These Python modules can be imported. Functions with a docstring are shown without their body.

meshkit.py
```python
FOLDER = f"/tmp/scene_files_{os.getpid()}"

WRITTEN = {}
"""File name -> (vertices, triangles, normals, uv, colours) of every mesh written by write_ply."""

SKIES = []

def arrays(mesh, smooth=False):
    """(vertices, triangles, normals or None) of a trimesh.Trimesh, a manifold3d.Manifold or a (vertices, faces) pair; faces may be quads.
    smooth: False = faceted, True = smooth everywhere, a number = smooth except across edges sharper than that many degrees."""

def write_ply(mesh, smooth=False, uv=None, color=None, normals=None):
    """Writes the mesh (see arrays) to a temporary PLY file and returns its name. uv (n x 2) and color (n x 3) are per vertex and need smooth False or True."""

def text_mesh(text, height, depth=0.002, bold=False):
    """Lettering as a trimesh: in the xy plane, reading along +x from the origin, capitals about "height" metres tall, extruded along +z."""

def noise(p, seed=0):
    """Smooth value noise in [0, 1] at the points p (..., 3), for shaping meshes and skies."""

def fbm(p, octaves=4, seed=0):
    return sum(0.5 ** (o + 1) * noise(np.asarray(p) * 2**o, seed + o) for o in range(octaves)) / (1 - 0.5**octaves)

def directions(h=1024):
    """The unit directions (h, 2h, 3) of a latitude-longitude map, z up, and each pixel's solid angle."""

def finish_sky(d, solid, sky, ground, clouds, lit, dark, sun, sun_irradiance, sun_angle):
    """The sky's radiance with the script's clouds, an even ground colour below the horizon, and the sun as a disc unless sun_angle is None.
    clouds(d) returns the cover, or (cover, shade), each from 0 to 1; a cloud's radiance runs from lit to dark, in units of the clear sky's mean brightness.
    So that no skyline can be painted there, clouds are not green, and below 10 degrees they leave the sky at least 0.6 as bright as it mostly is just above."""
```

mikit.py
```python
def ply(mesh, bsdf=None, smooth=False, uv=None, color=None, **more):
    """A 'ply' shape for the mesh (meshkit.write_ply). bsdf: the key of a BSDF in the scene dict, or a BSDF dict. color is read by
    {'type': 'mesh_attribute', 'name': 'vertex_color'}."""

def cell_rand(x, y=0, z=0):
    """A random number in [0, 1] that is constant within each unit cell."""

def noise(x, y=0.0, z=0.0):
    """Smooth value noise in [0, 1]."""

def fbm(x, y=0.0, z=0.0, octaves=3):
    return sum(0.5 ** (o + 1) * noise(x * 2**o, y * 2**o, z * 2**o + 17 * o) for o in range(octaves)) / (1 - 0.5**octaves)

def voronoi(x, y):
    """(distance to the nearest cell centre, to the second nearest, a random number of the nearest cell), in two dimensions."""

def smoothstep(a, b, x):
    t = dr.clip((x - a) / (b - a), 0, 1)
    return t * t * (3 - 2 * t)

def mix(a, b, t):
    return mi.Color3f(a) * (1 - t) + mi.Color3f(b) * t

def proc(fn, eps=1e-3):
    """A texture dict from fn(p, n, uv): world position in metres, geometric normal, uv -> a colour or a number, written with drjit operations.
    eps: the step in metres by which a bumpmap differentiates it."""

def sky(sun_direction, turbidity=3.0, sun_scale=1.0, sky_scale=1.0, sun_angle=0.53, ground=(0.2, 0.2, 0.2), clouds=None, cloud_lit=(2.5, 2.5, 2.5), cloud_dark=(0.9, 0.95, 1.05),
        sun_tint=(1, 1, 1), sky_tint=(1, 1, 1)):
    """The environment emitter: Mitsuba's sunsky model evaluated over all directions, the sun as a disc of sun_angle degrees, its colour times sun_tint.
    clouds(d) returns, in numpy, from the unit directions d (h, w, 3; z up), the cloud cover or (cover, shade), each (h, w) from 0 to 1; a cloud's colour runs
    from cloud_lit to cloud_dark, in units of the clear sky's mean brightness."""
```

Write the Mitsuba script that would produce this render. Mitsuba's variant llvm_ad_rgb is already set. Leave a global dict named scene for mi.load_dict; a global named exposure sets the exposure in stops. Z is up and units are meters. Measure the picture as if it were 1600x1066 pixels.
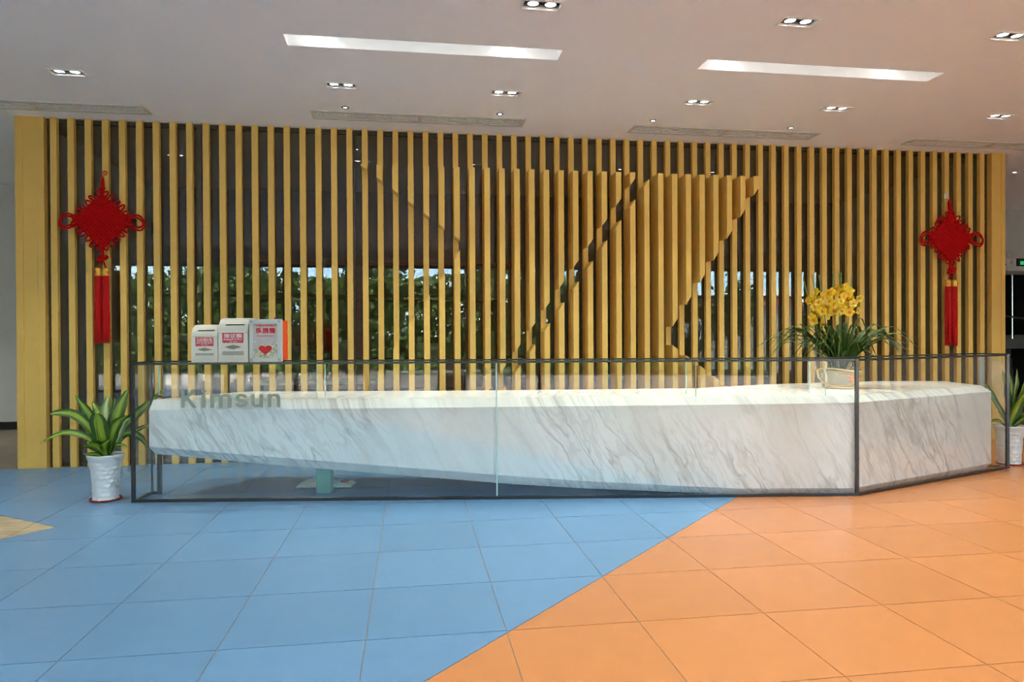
import math, json, random
import numpy as np, trimesh, mitsuba as mi, drjit as dr
import mikit, meshkit
from mikit import proc, noise, fbm, mix, smoothstep, cell_rand
from shapely.geometry import Polygon, box as sbox, LineString, Point
from shapely import affinity, union_all

scene, labels = {}, {}
T = mi.ScalarTransform4f
V = np.array

# ---------------------------------------------------------------- camera
EYE = V([0.0, 0.0, 1.2807])
FOCAL, YAW, PITCH, ROLL = 1072.05, 0.146279, 0.005922, 0.005173
def camera_axes():
    cy, sy = math.cos(YAW), math.sin(YAW)
    fwd, right, down = V([sy, cy, 0.0]), V([cy, -sy, 0.0]), V([0, 0, -1.0])
    cp, sp = math.cos(PITCH), math.sin(PITCH)
    fwd, down = fwd * cp + down * sp, down * cp - fwd * sp
    cr, sr = math.cos(ROLL), math.sin(ROLL)
    return right * cr + down * sr, down * cr - right * sr, fwd
RIGHT, DOWN, FWD = camera_axes()
M = np.eye(4)
M[:3, 0], M[:3, 1], M[:3, 2], M[:3, 3] = -RIGHT, -DOWN, FWD, EYE
scene['camera'] = {'type': 'perspective', 'fov': math.degrees(2 * math.atan(800 / FOCAL)), 'fov_axis': 'x',
                   'near_clip': 0.05, 'far_clip': 500.0, 'to_world': T(M.tolist())}

# ---------------------------------------------------------------- daylight, lamp strength, exposure
def thin_clouds(d):
    n = meshkit.fbm(np.stack([d[..., 0] * 3 / (d[..., 2] + .25), d[..., 1] * 3 / (d[..., 2] + .25), d[..., 2]], -1), 4, 5)
    return np.clip((n - .42) * 3.5, 0, 1)
scene['sky'] = mikit.sky((0.30, 0.62, 0.95), turbidity=3.5, sky_scale=28.0, sun_scale=17.0, clouds=thin_clouds,
                         cloud_lit=(1.84, 1.9, 1.8), cloud_dark=(1.16, 1.22, 1.18), sky_tint=(.95, 1.0, .90))
LAMP = V([1.0, 0.975, 0.89]) * 60.0          # the paired downlights
BEAM = V([0.97, 0.99, 0.88]) * 3.9        # the beam each of their reflectors throws down
SLOT_LAMP = V([0.88, 1.0, 0.92]) * 400.0     # bulbs up in the ceiling slots, out of view
UNSEEN_TUBE_LAMP = V([0.86, 1.0, 0.97]) * 1.2  # unseen tubes in the slots, light their insides evenly
PIN_LAMP = V([1.0, 0.95, 0.85]) * 120.0       # small round pin lights
exposure = 0.92

# ---------------------------------------------------------------- the room's measures
H = 3.488            # ceiling height
D = 7.4145           # front plane of the slat screen
U0, PITCH_S, SLAT_W, SLAT_D = -3.5339, 0.15963, 0.060, 0.055
XL, XR, YF, YB = -8.4, 12.2, -2.6, 10.7      # inner faces of the building: left, right, entrance front, back
rng = np.random.default_rng(7)

# ---------------------------------------------------------------- materials
def rgb(*c): return {'type': 'rgb', 'value': [float(x) for x in c]}
def tex(fn): return proc(fn)
def prin(name, color, rough=.5, two=False, **k):
    b = {'type': 'principled', 'base_color': color if isinstance(color, dict) else rgb(*color), 'roughness': rough, **k}
    scene[name] = {'type': 'twosided', 'bsdf': b} if two else b
    return name

def speckle(c, amp, sx=60.0):
    c = tuple(float(x) for x in c)
    def fn(p, n, uv):
        g = fbm(p.x * sx, p.y * sx, p.z * sx, 2) - .5
        return mi.Color3f(*c) * (1 + amp * 2 * g)
    return proc(fn)

prin('m_ceiling', speckle((.84, .84, .84), .015, 9), .85)
prin('m_wall', speckle((.66, .67, .64), .02, 7), .8)
prin('m_slat', speckle((.71, .468, .115), .02, 30), .5, specular=.4)
prin('m_panel', speckle((.71, .468, .115), .025, 14), .5, specular=.4)
BLUE, ORANGE = V([.074, .165, .288]), V([.352, .137, .044])
for k, f in enumerate((1.0, .965, 1.03)):
    prin(f'm_blue_{k}', speckle(BLUE * f, .02, 16), .34, specular=.5)
    prin(f'm_orange_{k}', speckle(ORANGE * f, .025, 12), .34, specular=.5)
def beige_fn(p, n, uv):
    g = fbm(p.x * 3 + p.y * 40, p.y * 3 - p.x * 9, 0, 3)
    return mix((.35, .29, .19), (.26, .20, .13), smoothstep(.35, .7, g))
prin('m_beige', proc(beige_fn), .4)
prin('m_brown', speckle((.20, .155, .115), .06, 10), .4)
prin('m_grout', speckle((.16, .13, .10), .15, 90), .9)
def marble_fn(p, n, uv):
    along = p.x * .99 + (p.y - 5.5) * .25
    q = p.z - (p.y + .13 * p.x - 5.5) * dr.select(p.x > 3.56, .1, .9)
    w0, l0 = .86 * along + .50 * q, .50 * along - .86 * q
    w = w0 + .13 * (fbm(l0 * 1.6 + 3, w0 * 1.1, .3, 2) - .5) + .085 * (fbm(l0 * 4 + 9, w0 * 5, 2.3, 3) - .5) + .03 * (fbm(l0 * 14 + 1, w0 * 16, 5.3, 3) - .5)
    l = l0 * 1.7
    r1 = 1 - dr.abs(2 * fbm(w * 4.8, l * .5, 1.7, 3) - 1)
    r2 = 1 - dr.abs(2 * fbm(w * 12 + 5, l * 1.0, 4.1, 3) - 1)
    r3 = 1 - dr.abs(2 * fbm(w * 30 + 2, l * 3.0, 7.7, 3) - 1)
    patch = smoothstep(.40, .62, fbm(w0 * 1.5 + 4, l0 * .9, 9.1, 2))
    v = .50 * smoothstep(.935, .995, r1) * (.30 + .70 * patch) + .42 * smoothstep(.92, .99, r2) * (.15 + .85 * patch) + .34 * smoothstep(.82, .98, r3) * (.2 + .8 * patch)
    cloud = smoothstep(.48, .78, fbm(w * 3.2 + 1, l * .6, 12.5, 4))
    c = mix((.81, .81, .79), (.62, .62, .605), cloud * .5)
    return mix(c, (.36, .35, .335), dr.clip(v * .85, 0, .7))
prin('m_marble', proc(marble_fn), .075, specular=.5)
prin('m_steel_dark', (.018, .019, .021), .16, specular=.6)
prin('m_edge', (.42, .60, .55), .2, specular=.6)
scene['m_pane'] = {'type': 'thindielectric', 'int_ior': 1.5, 'specular_transmittance': rgb(.95, .985, .97)}
scene['m_window'] = {'type': 'thindielectric', 'int_ior': 1.52, 'specular_transmittance': rgb(.93, .96, .94)}
scene['m_tinted'] = {'type': 'thindielectric', 'int_ior': 1.58, 'specular_transmittance': rgb(.60, .60, .52)}
prin('m_frost', (.26, .31, .255), .5, specular=.3)
prin('m_foot', (.10, .30, .25), .15, specular=.6)
prin('m_white_metal', (.80, .80, .78), .35)
prin('m_frame', (.82, .82, .80), .4, two=True)
prin('m_gimbal', (.035, .028, .02), .45)
prin('m_grille', (.56, .54, .47), .5)
prin('m_grille_blade', (.84, .86, .83), .45)
prin('m_dark', (.02, .02, .02), .8)
prin('m_skirt', (.012, .012, .012), .5)
prin('m_mullion', (.07, .045, .025), .35)
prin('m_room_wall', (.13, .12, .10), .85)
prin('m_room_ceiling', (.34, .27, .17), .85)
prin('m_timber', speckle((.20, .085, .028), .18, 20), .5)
prin("m_red_cord", speckle((.36, .0013, .0028), .10, 180), .8, specular=.15)
prin('m_tassel', speckle((.40, .0025, .003), .08, 120), .55, specular=.2)
prin('m_gold', (.68, .40, .05), .3, metallic=.35)
prin('m_gold_dark', (.42, .22, .02), .35, metallic=.6)
prin('m_pot', (.70, .73, .73), .18, specular=.55)
prin('m_saucer', (.26, .035, .02), .35)
prin('m_soil', speckle((.05, .035, .022), .3, 90), .95)
def corn_leaf(seed, mid, edge):
    def fn(p, n, uv):
        u = dr.abs(uv.x - .5) * 2
        streak = fbm(uv.x * 26 + seed, uv.y * 1.3, seed, 2) - .5
        t = smoothstep(.16, .62, u + .55 * streak)
        return mix(mid, edge, t)
    return proc(fn)
for k, (a, b) in enumerate([((.24, .34, .025), (.020, .072, .007)), ((.16, .27, .022), (.017, .064, .006)), ((.46, .50, .24), (.055, .14, .016))]):
    scene[f'm_leaf_{k}'] = {'type': 'twosided', 'bsdf': {'type': 'principled', 'base_color': corn_leaf(k * 3.1, a, b), 'roughness': .36, 'specular': .5}}
for k, c in enumerate([(.022, .055, .009), (.034, .075, .012), (.052, .095, .018)]):
    prin(f'm_strap_{k}', c, .4, two=True)
for k, c in enumerate([(.72, .53, .02), (.70, .46, .018), (.74, .58, .06)]):
    prin(f'm_petal_{k}', c, .55, two=True)
prin('m_lip', (.50, .14, .03), .5, two=True)
prin('m_stem', (.14, .22, .05), .5)
prin('m_bowl', (.30, .25, .15), .12, specular=.7, clearcoat=.6)
prin('m_bowl_gold', (.80, .58, .22), .25, metallic=.6)
prin('m_bowl_orange', (.62, .22, .04), .35)
prin('m_box_white', (.62, .61, .53), .4)
prin('m_olive', (.20, .19, .13), .5)
prin('m_window_grey', (.30, .30, .27), .2)
prin('m_label_red', (.45, .035, .05), .5)
prin('m_print_white', (.66, .60, .60), .5)
prin('m_print_red', (.50, .008, .02), .5)
prin('m_alu', (.50, .54, .53), .35, metallic=.25)
prin('m_alu_grey', (.34, .38, .37), .4, metallic=.3)
prin('m_box_red', (.60, .05, .015), .45)
prin('m_heart', (.50, .006, .009), .4)
def poster_fn(p, n, uv):
    g = fbm(p.x * 55, p.y * 55, p.z * 70, 3)
    k = cell_rand(dr.floor((p.x * .8 + p.z * .6) * 60), dr.floor((p.z * .8 - p.x * .6) * 110), 3)
    notes = mix((.62, .58, .44), (.24, .27, .17), smoothstep(.35, .75, .5 * g + .5 * k))
    low = smoothstep(1.255, 1.18, p.z + .12 * (g - .5) - .35 * (p.x + 1.13))
    return mix(mix((.45, .42, .40), (.52, .44, .43), g), notes, low)
prin('m_poster', proc(poster_fn), .25, specular=.5)
prin('m_paper', speckle((.62, .60, .52), .12, 50), .5)
prin('m_paper_print', (.52, .16, .07), .5)
prin('m_paper_blue', (.30, .46, .52), .5)
prin('m_concrete', speckle((.24, .24, .23), .06, 3), .8)
prin('m_stair', (.035, .04, .04), .6)
prin('m_landing', (.11, .125, .12), .6)
prin('m_chrome', (.6, .6, .6), .2, metallic=1.0)
prin('m_screen_black', (.012, .012, .014), .15)
prin('m_chair', (.10, .11, .12), .6)
prin('m_carton', (.48, .50, .48), .6)
prin('m_blue_file', (.03, .05, .20), .5)
prin('m_red_file', (.30, .02, .02), .5)
prin('m_bark', (.10, .075, .05), .9)
for k, c in enumerate([(.020, .055, .008), (.034, .080, .011), (.015, .042, .009)]):
    prin(f'm_tree_{k}', c, .6, two=True)
prin('m_paving', speckle((.26, .255, .24), .06, 2), .85)
prin('m_outer_wall', speckle((.26, .265, .26), .05, 2), .8)
prin('m_roof_red', (.30, .08, .05), .8)
prin('m_banner', (.62, .03, .05), .6)
scene['m_exit'] = {'type': 'diffuse', 'reflectance': rgb(.02, .20, .08)}

GLYPHS = json.loads('''{"总":[[[[83,4],[72,21],[79,24],[88,13],[93,1],[85,-3]]],[[[17,62],[32,62],[30,69],[24,76],[25,79],[29,81],[32,81],[36,76],[42,62],[55,62],[65,81],[73,79],[74,76],[66,63],[80,61],[80,30],[49,29],[63,15],[63,13],[56,8],[49,17],[39,24],[41,29],[17,29]],[[26,39],[70,38],[70,53],[26,53]]],[[[26,23],[36,22],[36,0],[65,0],[67,2],[67,9],[69,10],[76,7],[76,1],[73,-6],[64,-9],[40,-9],[28,-6],[26,-2]]],[[[3,-1],[10,12],[12,22],[20,21],[20,14],[12,-4]]]],"经":[[[[33,40],[59,54],[71,65],[71,68],[40,68],[40,77],[82,77],[87,74],[82,64],[72,53],[94,41],[90,34],[85,35],[66,46],[62,46],[41,34],[37,34]]],[[[35,2],[59,2],[59,23],[41,23],[41,32],[89,31],[88,23],[69,23],[69,3],[93,2],[93,-7],[35,-7]]],[[[2,46],[12,59],[21,81],[23,82],[29,79],[30,76],[28,71],[16,51],[26,51],[32,61],[40,57],[22,30],[37,31],[37,23],[5,16],[3,24],[12,31],[18,40],[5,39]]],[[[3,1],[4,6],[37,13],[38,5],[36,4],[6,-4]]]],"理":[[[[4,1],[3,10],[15,14],[15,38],[4,39],[5,47],[15,47],[15,66],[4,66],[3,74],[35,75],[35,66],[24,66],[24,47],[34,47],[34,39],[24,38],[24,18],[35,19],[36,11],[6,0]]],[[[37,14],[37,22],[59,23],[59,32],[38,32],[38,77],[89,77],[89,32],[68,32],[68,23],[90,22],[91,14],[68,13],[68,3],[94,2],[94,-6],[30,-7],[30,2],[59,2],[59,13]],[[68,41],[80,40],[80,50],[68,50]],[[68,59],[80,58],[80,69],[68,69]],[[47,41],[59,40],[59,50],[47,50]],[[47,59],[59,58],[59,69],[47,69]]]],"信":[[[[29,58],[29,66],[57,66],[51,79],[57,82],[59,82],[63,76],[66,66],[92,66],[92,58]]],[[[34,-9],[35,24],[85,24],[85,-9],[77,-9],[76,-6],[44,-6],[42,-10]],[[43,3],[77,2],[77,16],[43,16]]],[[[36,38],[84,38],[84,30],[36,30]]],[[[36,44],[36,52],[84,52],[84,44]]],[[[2,41],[14,58],[23,80],[31,80],[31,74],[24,60],[24,-10],[15,-10],[15,42],[13,42],[8,34],[6,34]]]],"箱":[[[[2,7],[12,19],[19,33],[18,34],[5,34],[5,43],[22,43],[22,54],[25,54],[22,64],[20,64],[10,50],[3,54],[3,57],[10,65],[17,82],[26,80],[24,72],[48,72],[50,69],[54,81],[58,82],[63,80],[61,72],[92,72],[92,64],[73,63],[77,56],[74,51],[89,50],[88,-9],[80,-9],[78,-5],[57,-5],[56,-9],[47,-9],[47,16],[42,11],[39,11],[31,20],[30,-10],[22,-10],[22,18],[9,1],[7,1]],[[56,4],[79,3],[79,11],[56,11]],[[56,20],[79,19],[79,26],[56,26]],[[56,35],[79,34],[79,42],[56,42]],[[49,52],[68,51],[69,52],[63,63],[58,64]],[[35,54],[30,52],[30,43],[47,42],[47,51],[40,56],[45,61],[45,64],[32,64]],[[31,33],[34,28],[47,18],[47,35]]]],"建":[[[[3,-5],[3,-2],[10,3],[15,12],[8,24],[7,31],[14,33],[19,22],[23,34],[23,40],[13,40],[9,36],[5,43],[15,54],[20,66],[5,67],[5,75],[30,76],[33,74],[33,70],[21,49],[21,48],[33,47],[31,30],[25,12],[36,5],[48,2],[55,2],[55,13],[32,13],[31,20],[55,21],[55,26],[36,26],[35,33],[54,33],[55,39],[37,39],[36,47],[55,47],[55,52],[31,52],[31,60],[55,60],[55,65],[37,65],[37,73],[55,73],[55,81],[62,82],[64,81],[64,73],[85,73],[85,60],[92,59],[92,53],[85,52],[85,39],[64,39],[64,34],[87,33],[87,26],[64,26],[64,22],[90,21],[91,13],[64,13],[63,3],[93,2],[90,-7],[43,-6],[30,-2],[22,4],[20,4],[19,0],[10,-9],[7,-9]],[[64,48],[77,47],[77,52],[64,52]],[[64,61],[77,60],[77,65],[64,65]]]],"议":[[[[33,-10],[29,-2],[44,5],[55,16],[43,38],[37,58],[35,73],[44,73],[50,45],[55,33],[62,25],[71,41],[79,75],[88,74],[85,55],[80,39],[68,16],[78,6],[95,-3],[89,-10],[87,-10],[71,-1],[61,8],[50,-2],[36,-10]]],[[[59,61],[51,77],[55,79],[60,78],[68,63],[68,57],[62,54],[60,55]]],[[[3,43],[4,51],[26,51],[26,11],[37,17],[40,11],[39,8],[19,-7],[13,-2],[17,7],[17,42]]],[[[10,73],[11,76],[17,79],[27,68],[29,62],[22,58]]]],"乐":[[[[66,22],[67,25],[74,27],[89,9],[93,1],[85,-3]]],[[[9,39],[13,49],[15,74],[52,76],[75,80],[81,80],[85,74],[81,71],[70,69],[24,66],[21,43],[45,43],[45,62],[55,62],[55,43],[90,42],[90,34],[55,34],[55,0],[54,-5],[50,-8],[32,-9],[30,-3],[30,0],[45,0],[45,34],[11,33]]],[[[3,1],[3,4],[13,13],[22,27],[30,25],[25,14],[11,-3],[8,-3]]]],"捐":[[[[5,21],[3,31],[17,35],[17,53],[4,53],[4,62],[17,62],[17,81],[25,82],[26,62],[39,61],[38,53],[26,53],[26,37],[37,40],[40,35],[40,46],[90,46],[89,-6],[79,-10],[70,-9],[68,-1],[80,-1],[80,9],[50,9],[49,-9],[40,-10],[39,31],[26,27],[25,-6],[21,-9],[8,-9],[6,-1],[17,-1],[17,24]],[[49,18],[80,17],[80,24],[49,24]],[[49,33],[80,32],[80,38],[49,38]]],[[[43,51],[43,78],[87,78],[86,51]],[[51,60],[78,59],[78,70],[51,70]]]],"广":[[[[3,-5],[9,7],[12,20],[13,67],[48,67],[44,80],[51,82],[54,81],[59,67],[91,67],[91,58],[22,58],[22,23],[19,7],[11,-10],[8,-10]]]],"州":[[[[49,77],[58,77],[58,54],[64,57],[67,55],[77,33],[78,80],[87,79],[87,-8],[78,-8],[78,32],[69,28],[65,41],[59,51],[58,-2],[49,-2]]],[[[4,-3],[13,7],[20,25],[22,42],[22,79],[31,79],[31,54],[39,56],[47,30],[40,27],[38,28],[37,37],[33,49],[31,49],[28,18],[21,2],[11,-9]]],[[[2,30],[6,38],[11,57],[18,56],[19,52],[17,44],[11,29],[6,28]]]],"锦":[[[[42,-4],[42,30],[61,31],[61,37],[43,38],[43,71],[57,72],[60,82],[69,81],[67,72],[88,72],[88,37],[70,37],[70,31],[90,30],[90,1],[85,-3],[74,-3],[72,5],[81,5],[81,21],[70,22],[70,-9],[62,-10],[61,22],[51,22],[50,-4]],[[52,46],[79,45],[79,51],[52,51]],[[52,59],[79,58],[79,64],[52,64]]],[[[2,56],[11,70],[14,81],[23,79],[21,71],[40,71],[40,62],[16,62],[12,56],[12,53],[38,52],[37,44],[27,44],[27,34],[39,34],[40,26],[27,25],[27,9],[38,13],[39,5],[19,-8],[13,-3],[18,3],[18,25],[4,26],[5,34],[18,34],[18,44],[10,44],[9,49],[6,49]]]],"新":[[[[3,42],[4,49],[14,50],[11,63],[5,63],[5,71],[23,71],[20,77],[20,80],[22,81],[28,82],[33,71],[49,71],[49,63],[44,63],[40,53],[40,49],[52,49],[52,72],[70,75],[84,80],[90,74],[89,72],[61,65],[61,49],[93,48],[93,40],[82,40],[82,-9],[73,-8],[73,40],[61,40],[60,18],[57,4],[51,-8],[48,-8],[43,-3],[47,5],[41,4],[34,21],[41,23],[47,10],[49,10],[52,25],[52,41],[32,41],[32,33],[49,33],[50,25],[32,25],[31,-4],[26,-7],[17,-7],[15,1],[23,1],[23,25],[4,25],[4,33],[23,33],[23,41]],[[20,62],[23,49],[30,49],[35,63]]],[[[3,5],[12,23],[19,22],[19,17],[13,5],[10,2]]]],"实":[[[[6,17],[6,25],[27,25],[22,32],[13,37],[13,40],[17,44],[21,43],[34,33],[30,25],[44,25],[47,44],[47,59],[57,59],[54,25],[90,25],[91,17],[56,17],[56,15],[77,7],[90,-1],[90,-4],[84,-9],[75,-2],[52,8],[51,11],[54,16],[51,17],[43,5],[35,-1],[25,-6],[11,-9],[7,-1],[29,6],[39,17]]],[[[8,71],[44,71],[40,80],[49,82],[55,71],[88,71],[89,50],[79,49],[79,62],[18,62],[17,49],[8,49]]],[[[22,53],[26,59],[28,59],[39,52],[43,47],[38,41],[36,41]]]],"业":[[[[5,-4],[5,5],[32,5],[32,80],[41,80],[41,5],[55,5],[55,80],[64,80],[64,26],[67,27],[81,59],[89,56],[88,50],[74,22],[70,21],[64,24],[64,6],[91,5],[91,-4]]],[[[7,55],[8,58],[16,59],[29,24],[22,21],[20,22]]]],"有":[[[[3,27],[3,29],[20,45],[28,59],[27,60],[6,60],[5,69],[33,69],[37,82],[46,79],[43,69],[91,69],[91,60],[39,60],[35,54],[35,51],[80,51],[80,-3],[76,-8],[57,-9],[55,-3],[55,0],[71,0],[71,10],[34,10],[33,-8],[24,-9],[23,33],[10,22]],[[33,19],[71,18],[71,26],[33,26]],[[33,35],[71,34],[71,42],[33,42]]]],"限":[[[[38,-4],[41,2],[41,76],[86,77],[86,33],[68,33],[67,31],[71,22],[84,31],[87,31],[91,27],[91,24],[76,14],[84,4],[93,0],[93,-3],[88,-9],[80,-5],[66,11],[58,33],[52,33],[51,3],[67,7],[68,-1],[44,-9],[41,-9]],[[51,42],[77,41],[77,51],[51,51]],[[51,60],[77,59],[77,69],[51,69]]],[[[8,-9],[8,77],[34,78],[38,75],[38,71],[31,55],[30,48],[37,36],[37,20],[31,14],[20,14],[19,22],[27,22],[29,25],[28,37],[21,47],[27,68],[16,69],[16,-9]]]],"公":[[[[56,76],[65,79],[74,62],[93,43],[93,40],[87,34],[71,50],[60,66]]],[[[15,-3],[12,7],[17,9],[25,19],[45,52],[52,49],[53,45],[30,9],[67,11],[67,14],[58,24],[58,27],[66,30],[87,2],[89,-5],[81,-9],[74,2]]],[[[4,40],[19,56],[30,78],[40,76],[32,58],[21,43],[12,34]]]],"司":[[[[7,74],[86,75],[86,-3],[83,-7],[77,-9],[62,-9],[60,-3],[60,1],[77,1],[77,66],[8,66]]],[[[8,58],[68,58],[68,50],[8,50]]],[[[14,41],[61,41],[61,8],[23,8],[23,1],[14,1]],[[23,18],[25,16],[52,16],[52,33],[23,33]]]],"福":[[[[4,17],[1,24],[19,40],[27,52],[27,55],[4,56],[5,64],[18,64],[12,79],[19,81],[27,68],[26,64],[35,64],[39,61],[38,55],[29,40],[36,32],[39,32],[39,35],[91,34],[91,-9],[82,-9],[81,-5],[48,-5],[47,-10],[39,-10],[39,23],[35,21],[27,30],[26,29],[26,-9],[17,-9],[17,24],[7,16]],[[68,4],[82,3],[82,11],[68,11]],[[68,20],[82,19],[82,27],[68,27]],[[47,4],[60,3],[60,11],[47,11]],[[47,20],[60,19],[60,27],[47,27]]],[[[38,76],[91,77],[91,69],[38,69]]],[[[44,64],[86,64],[86,40],[44,40]],[[52,49],[78,48],[78,56],[52,56]]]]}''')

# ---------------------------------------------------------------- helpers
def tag(key, label=None, cat=None, group=None, kind=None):
    d = {}
    if label: d['label'] = label
    if cat: d['category'] = cat
    if group: d['group'] = group
    if kind: d['kind'] = kind
    labels[key] = {**labels.get(key, {}), **d}
    return key
def fresh(key):
    if not any(k == key or k.startswith(key + '__') for k in USED): USED.add(key); return key
    i = 1
    while f'{key}_{i:03d}' in USED: i += 1
    USED.add(f'{key}_{i:03d}')
    return f'{key}_{i:03d}'
USED = set()
def put(key, mesh, mat, smooth=False, label=None, cat=None, group=None, kind=None, **more):
    key = fresh(key)
    scene[key] = mikit.ply(mesh, mat, smooth=smooth, **more)
    if label or cat or group or kind: tag(key, label, cat, group, kind)
    return key
def share(key, d, label=None, **more):
    key = fresh(key)
    scene[key] = {**d, **more}
    if label: tag(key, label)
    return key
def thing(name, label, cat, group=None):
    return tag(fresh(name), label, cat, group)
def cat(*ms): return trimesh.util.concatenate([m for m in ms])
def box(x0, x1, y0, y1, z0, z1):
    m = trimesh.creation.box(extents=(x1 - x0, y1 - y0, z1 - z0))
    m.apply_translation(((x0 + x1) / 2, (y0 + y1) / 2, (z0 + z1) / 2))
    return m
def bbox(x0, x1, y0, y1, z0, z1, b=.003):
    """a box with its edges bevelled by b"""
    xs, ys, zs = (x0, x1), (y0, y1), (z0, z1)
    pts = []
    for i in range(2):
        for j in range(2):
            for k in range(2):
                sx, sy, sz = (1, -1)[i] * b, (1, -1)[j] * b, (1, -1)[k] * b
                pts += [(xs[i], ys[j] + sy, zs[k] + sz), (xs[i] + sx, ys[j], zs[k] + sz), (xs[i] + sx, ys[j] + sy, zs[k])]
    return trimesh.convex.convex_hull(V(pts))
def bar(a, b, w, h=None, up=(0, 0, 1.0)):
    """a square bar from a to b, w across and h up"""
    a, b = V(a, dtype=float), V(b, dtype=float); h = h or w
    d = (b - a) / np.linalg.norm(b - a); up = V(up, dtype=float)
    if abs(d @ up) > .99: up = V([0, 1.0, 0])
    s = np.cross(d, up); s /= np.linalg.norm(s); u = np.cross(s, d)
    c = [p + s * i * w / 2 + u * j * h / 2 for p in (a, b) for i, j in ((-1, -1), (1, -1), (1, 1), (-1, 1))]
    return trimesh.convex.convex_hull(V(c))
def tube(pts, r, n=8, closed=False):
    pts = V(pts, dtype=float); k = len(pts)
    r = np.broadcast_to(V(r, dtype=float), (k,))
    tn = (np.roll(pts, -1, 0) - np.roll(pts, 1, 0)) if closed else np.gradient(pts, axis=0)
    tn /= np.linalg.norm(tn, axis=1, keepdims=True) + 1e-12
    a = V([0, 0, 1.0]) if abs(tn[0][2]) < .9 else V([1.0, 0, 0])
    u = np.cross(tn[0], a); u /= np.linalg.norm(u)
    ring = []
    for i in range(k):
        u = u - tn[i] * (u @ tn[i]); u /= np.linalg.norm(u); w = np.cross(tn[i], u)
        t = np.arange(n) * 2 * math.pi / n
        ring.append(pts[i] + r[i] * (np.cos(t)[:, None] * u + np.sin(t)[:, None] * w))
    v = np.concatenate(ring); f = []
    for i in range(k if closed else k - 1):
        j = (i + 1) % k
        for q in range(n):
            q2 = (q + 1) % n
            f += [(i * n + q, j * n + q, j * n + q2), (i * n + q, j * n + q2, i * n + q2)]
    if not closed:
        v = np.vstack([v, pts[0], pts[-1]]); c0, c1 = k * n, k * n + 1
        for q in range(n):
            q2 = (q + 1) % n
            f += [(c0, q, q2), (c1, (k - 1) * n + q2, (k - 1) * n + q)]
    m = trimesh.Trimesh(v, f, process=False)
    if m.volume < 0: m.invert()
    return m
def lathe(prof, n=40, at=(0, 0, 0)):
    m = trimesh.creation.revolve(V(prof, dtype=float), sections=n)
    m.apply_translation(at)
    return m
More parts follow.
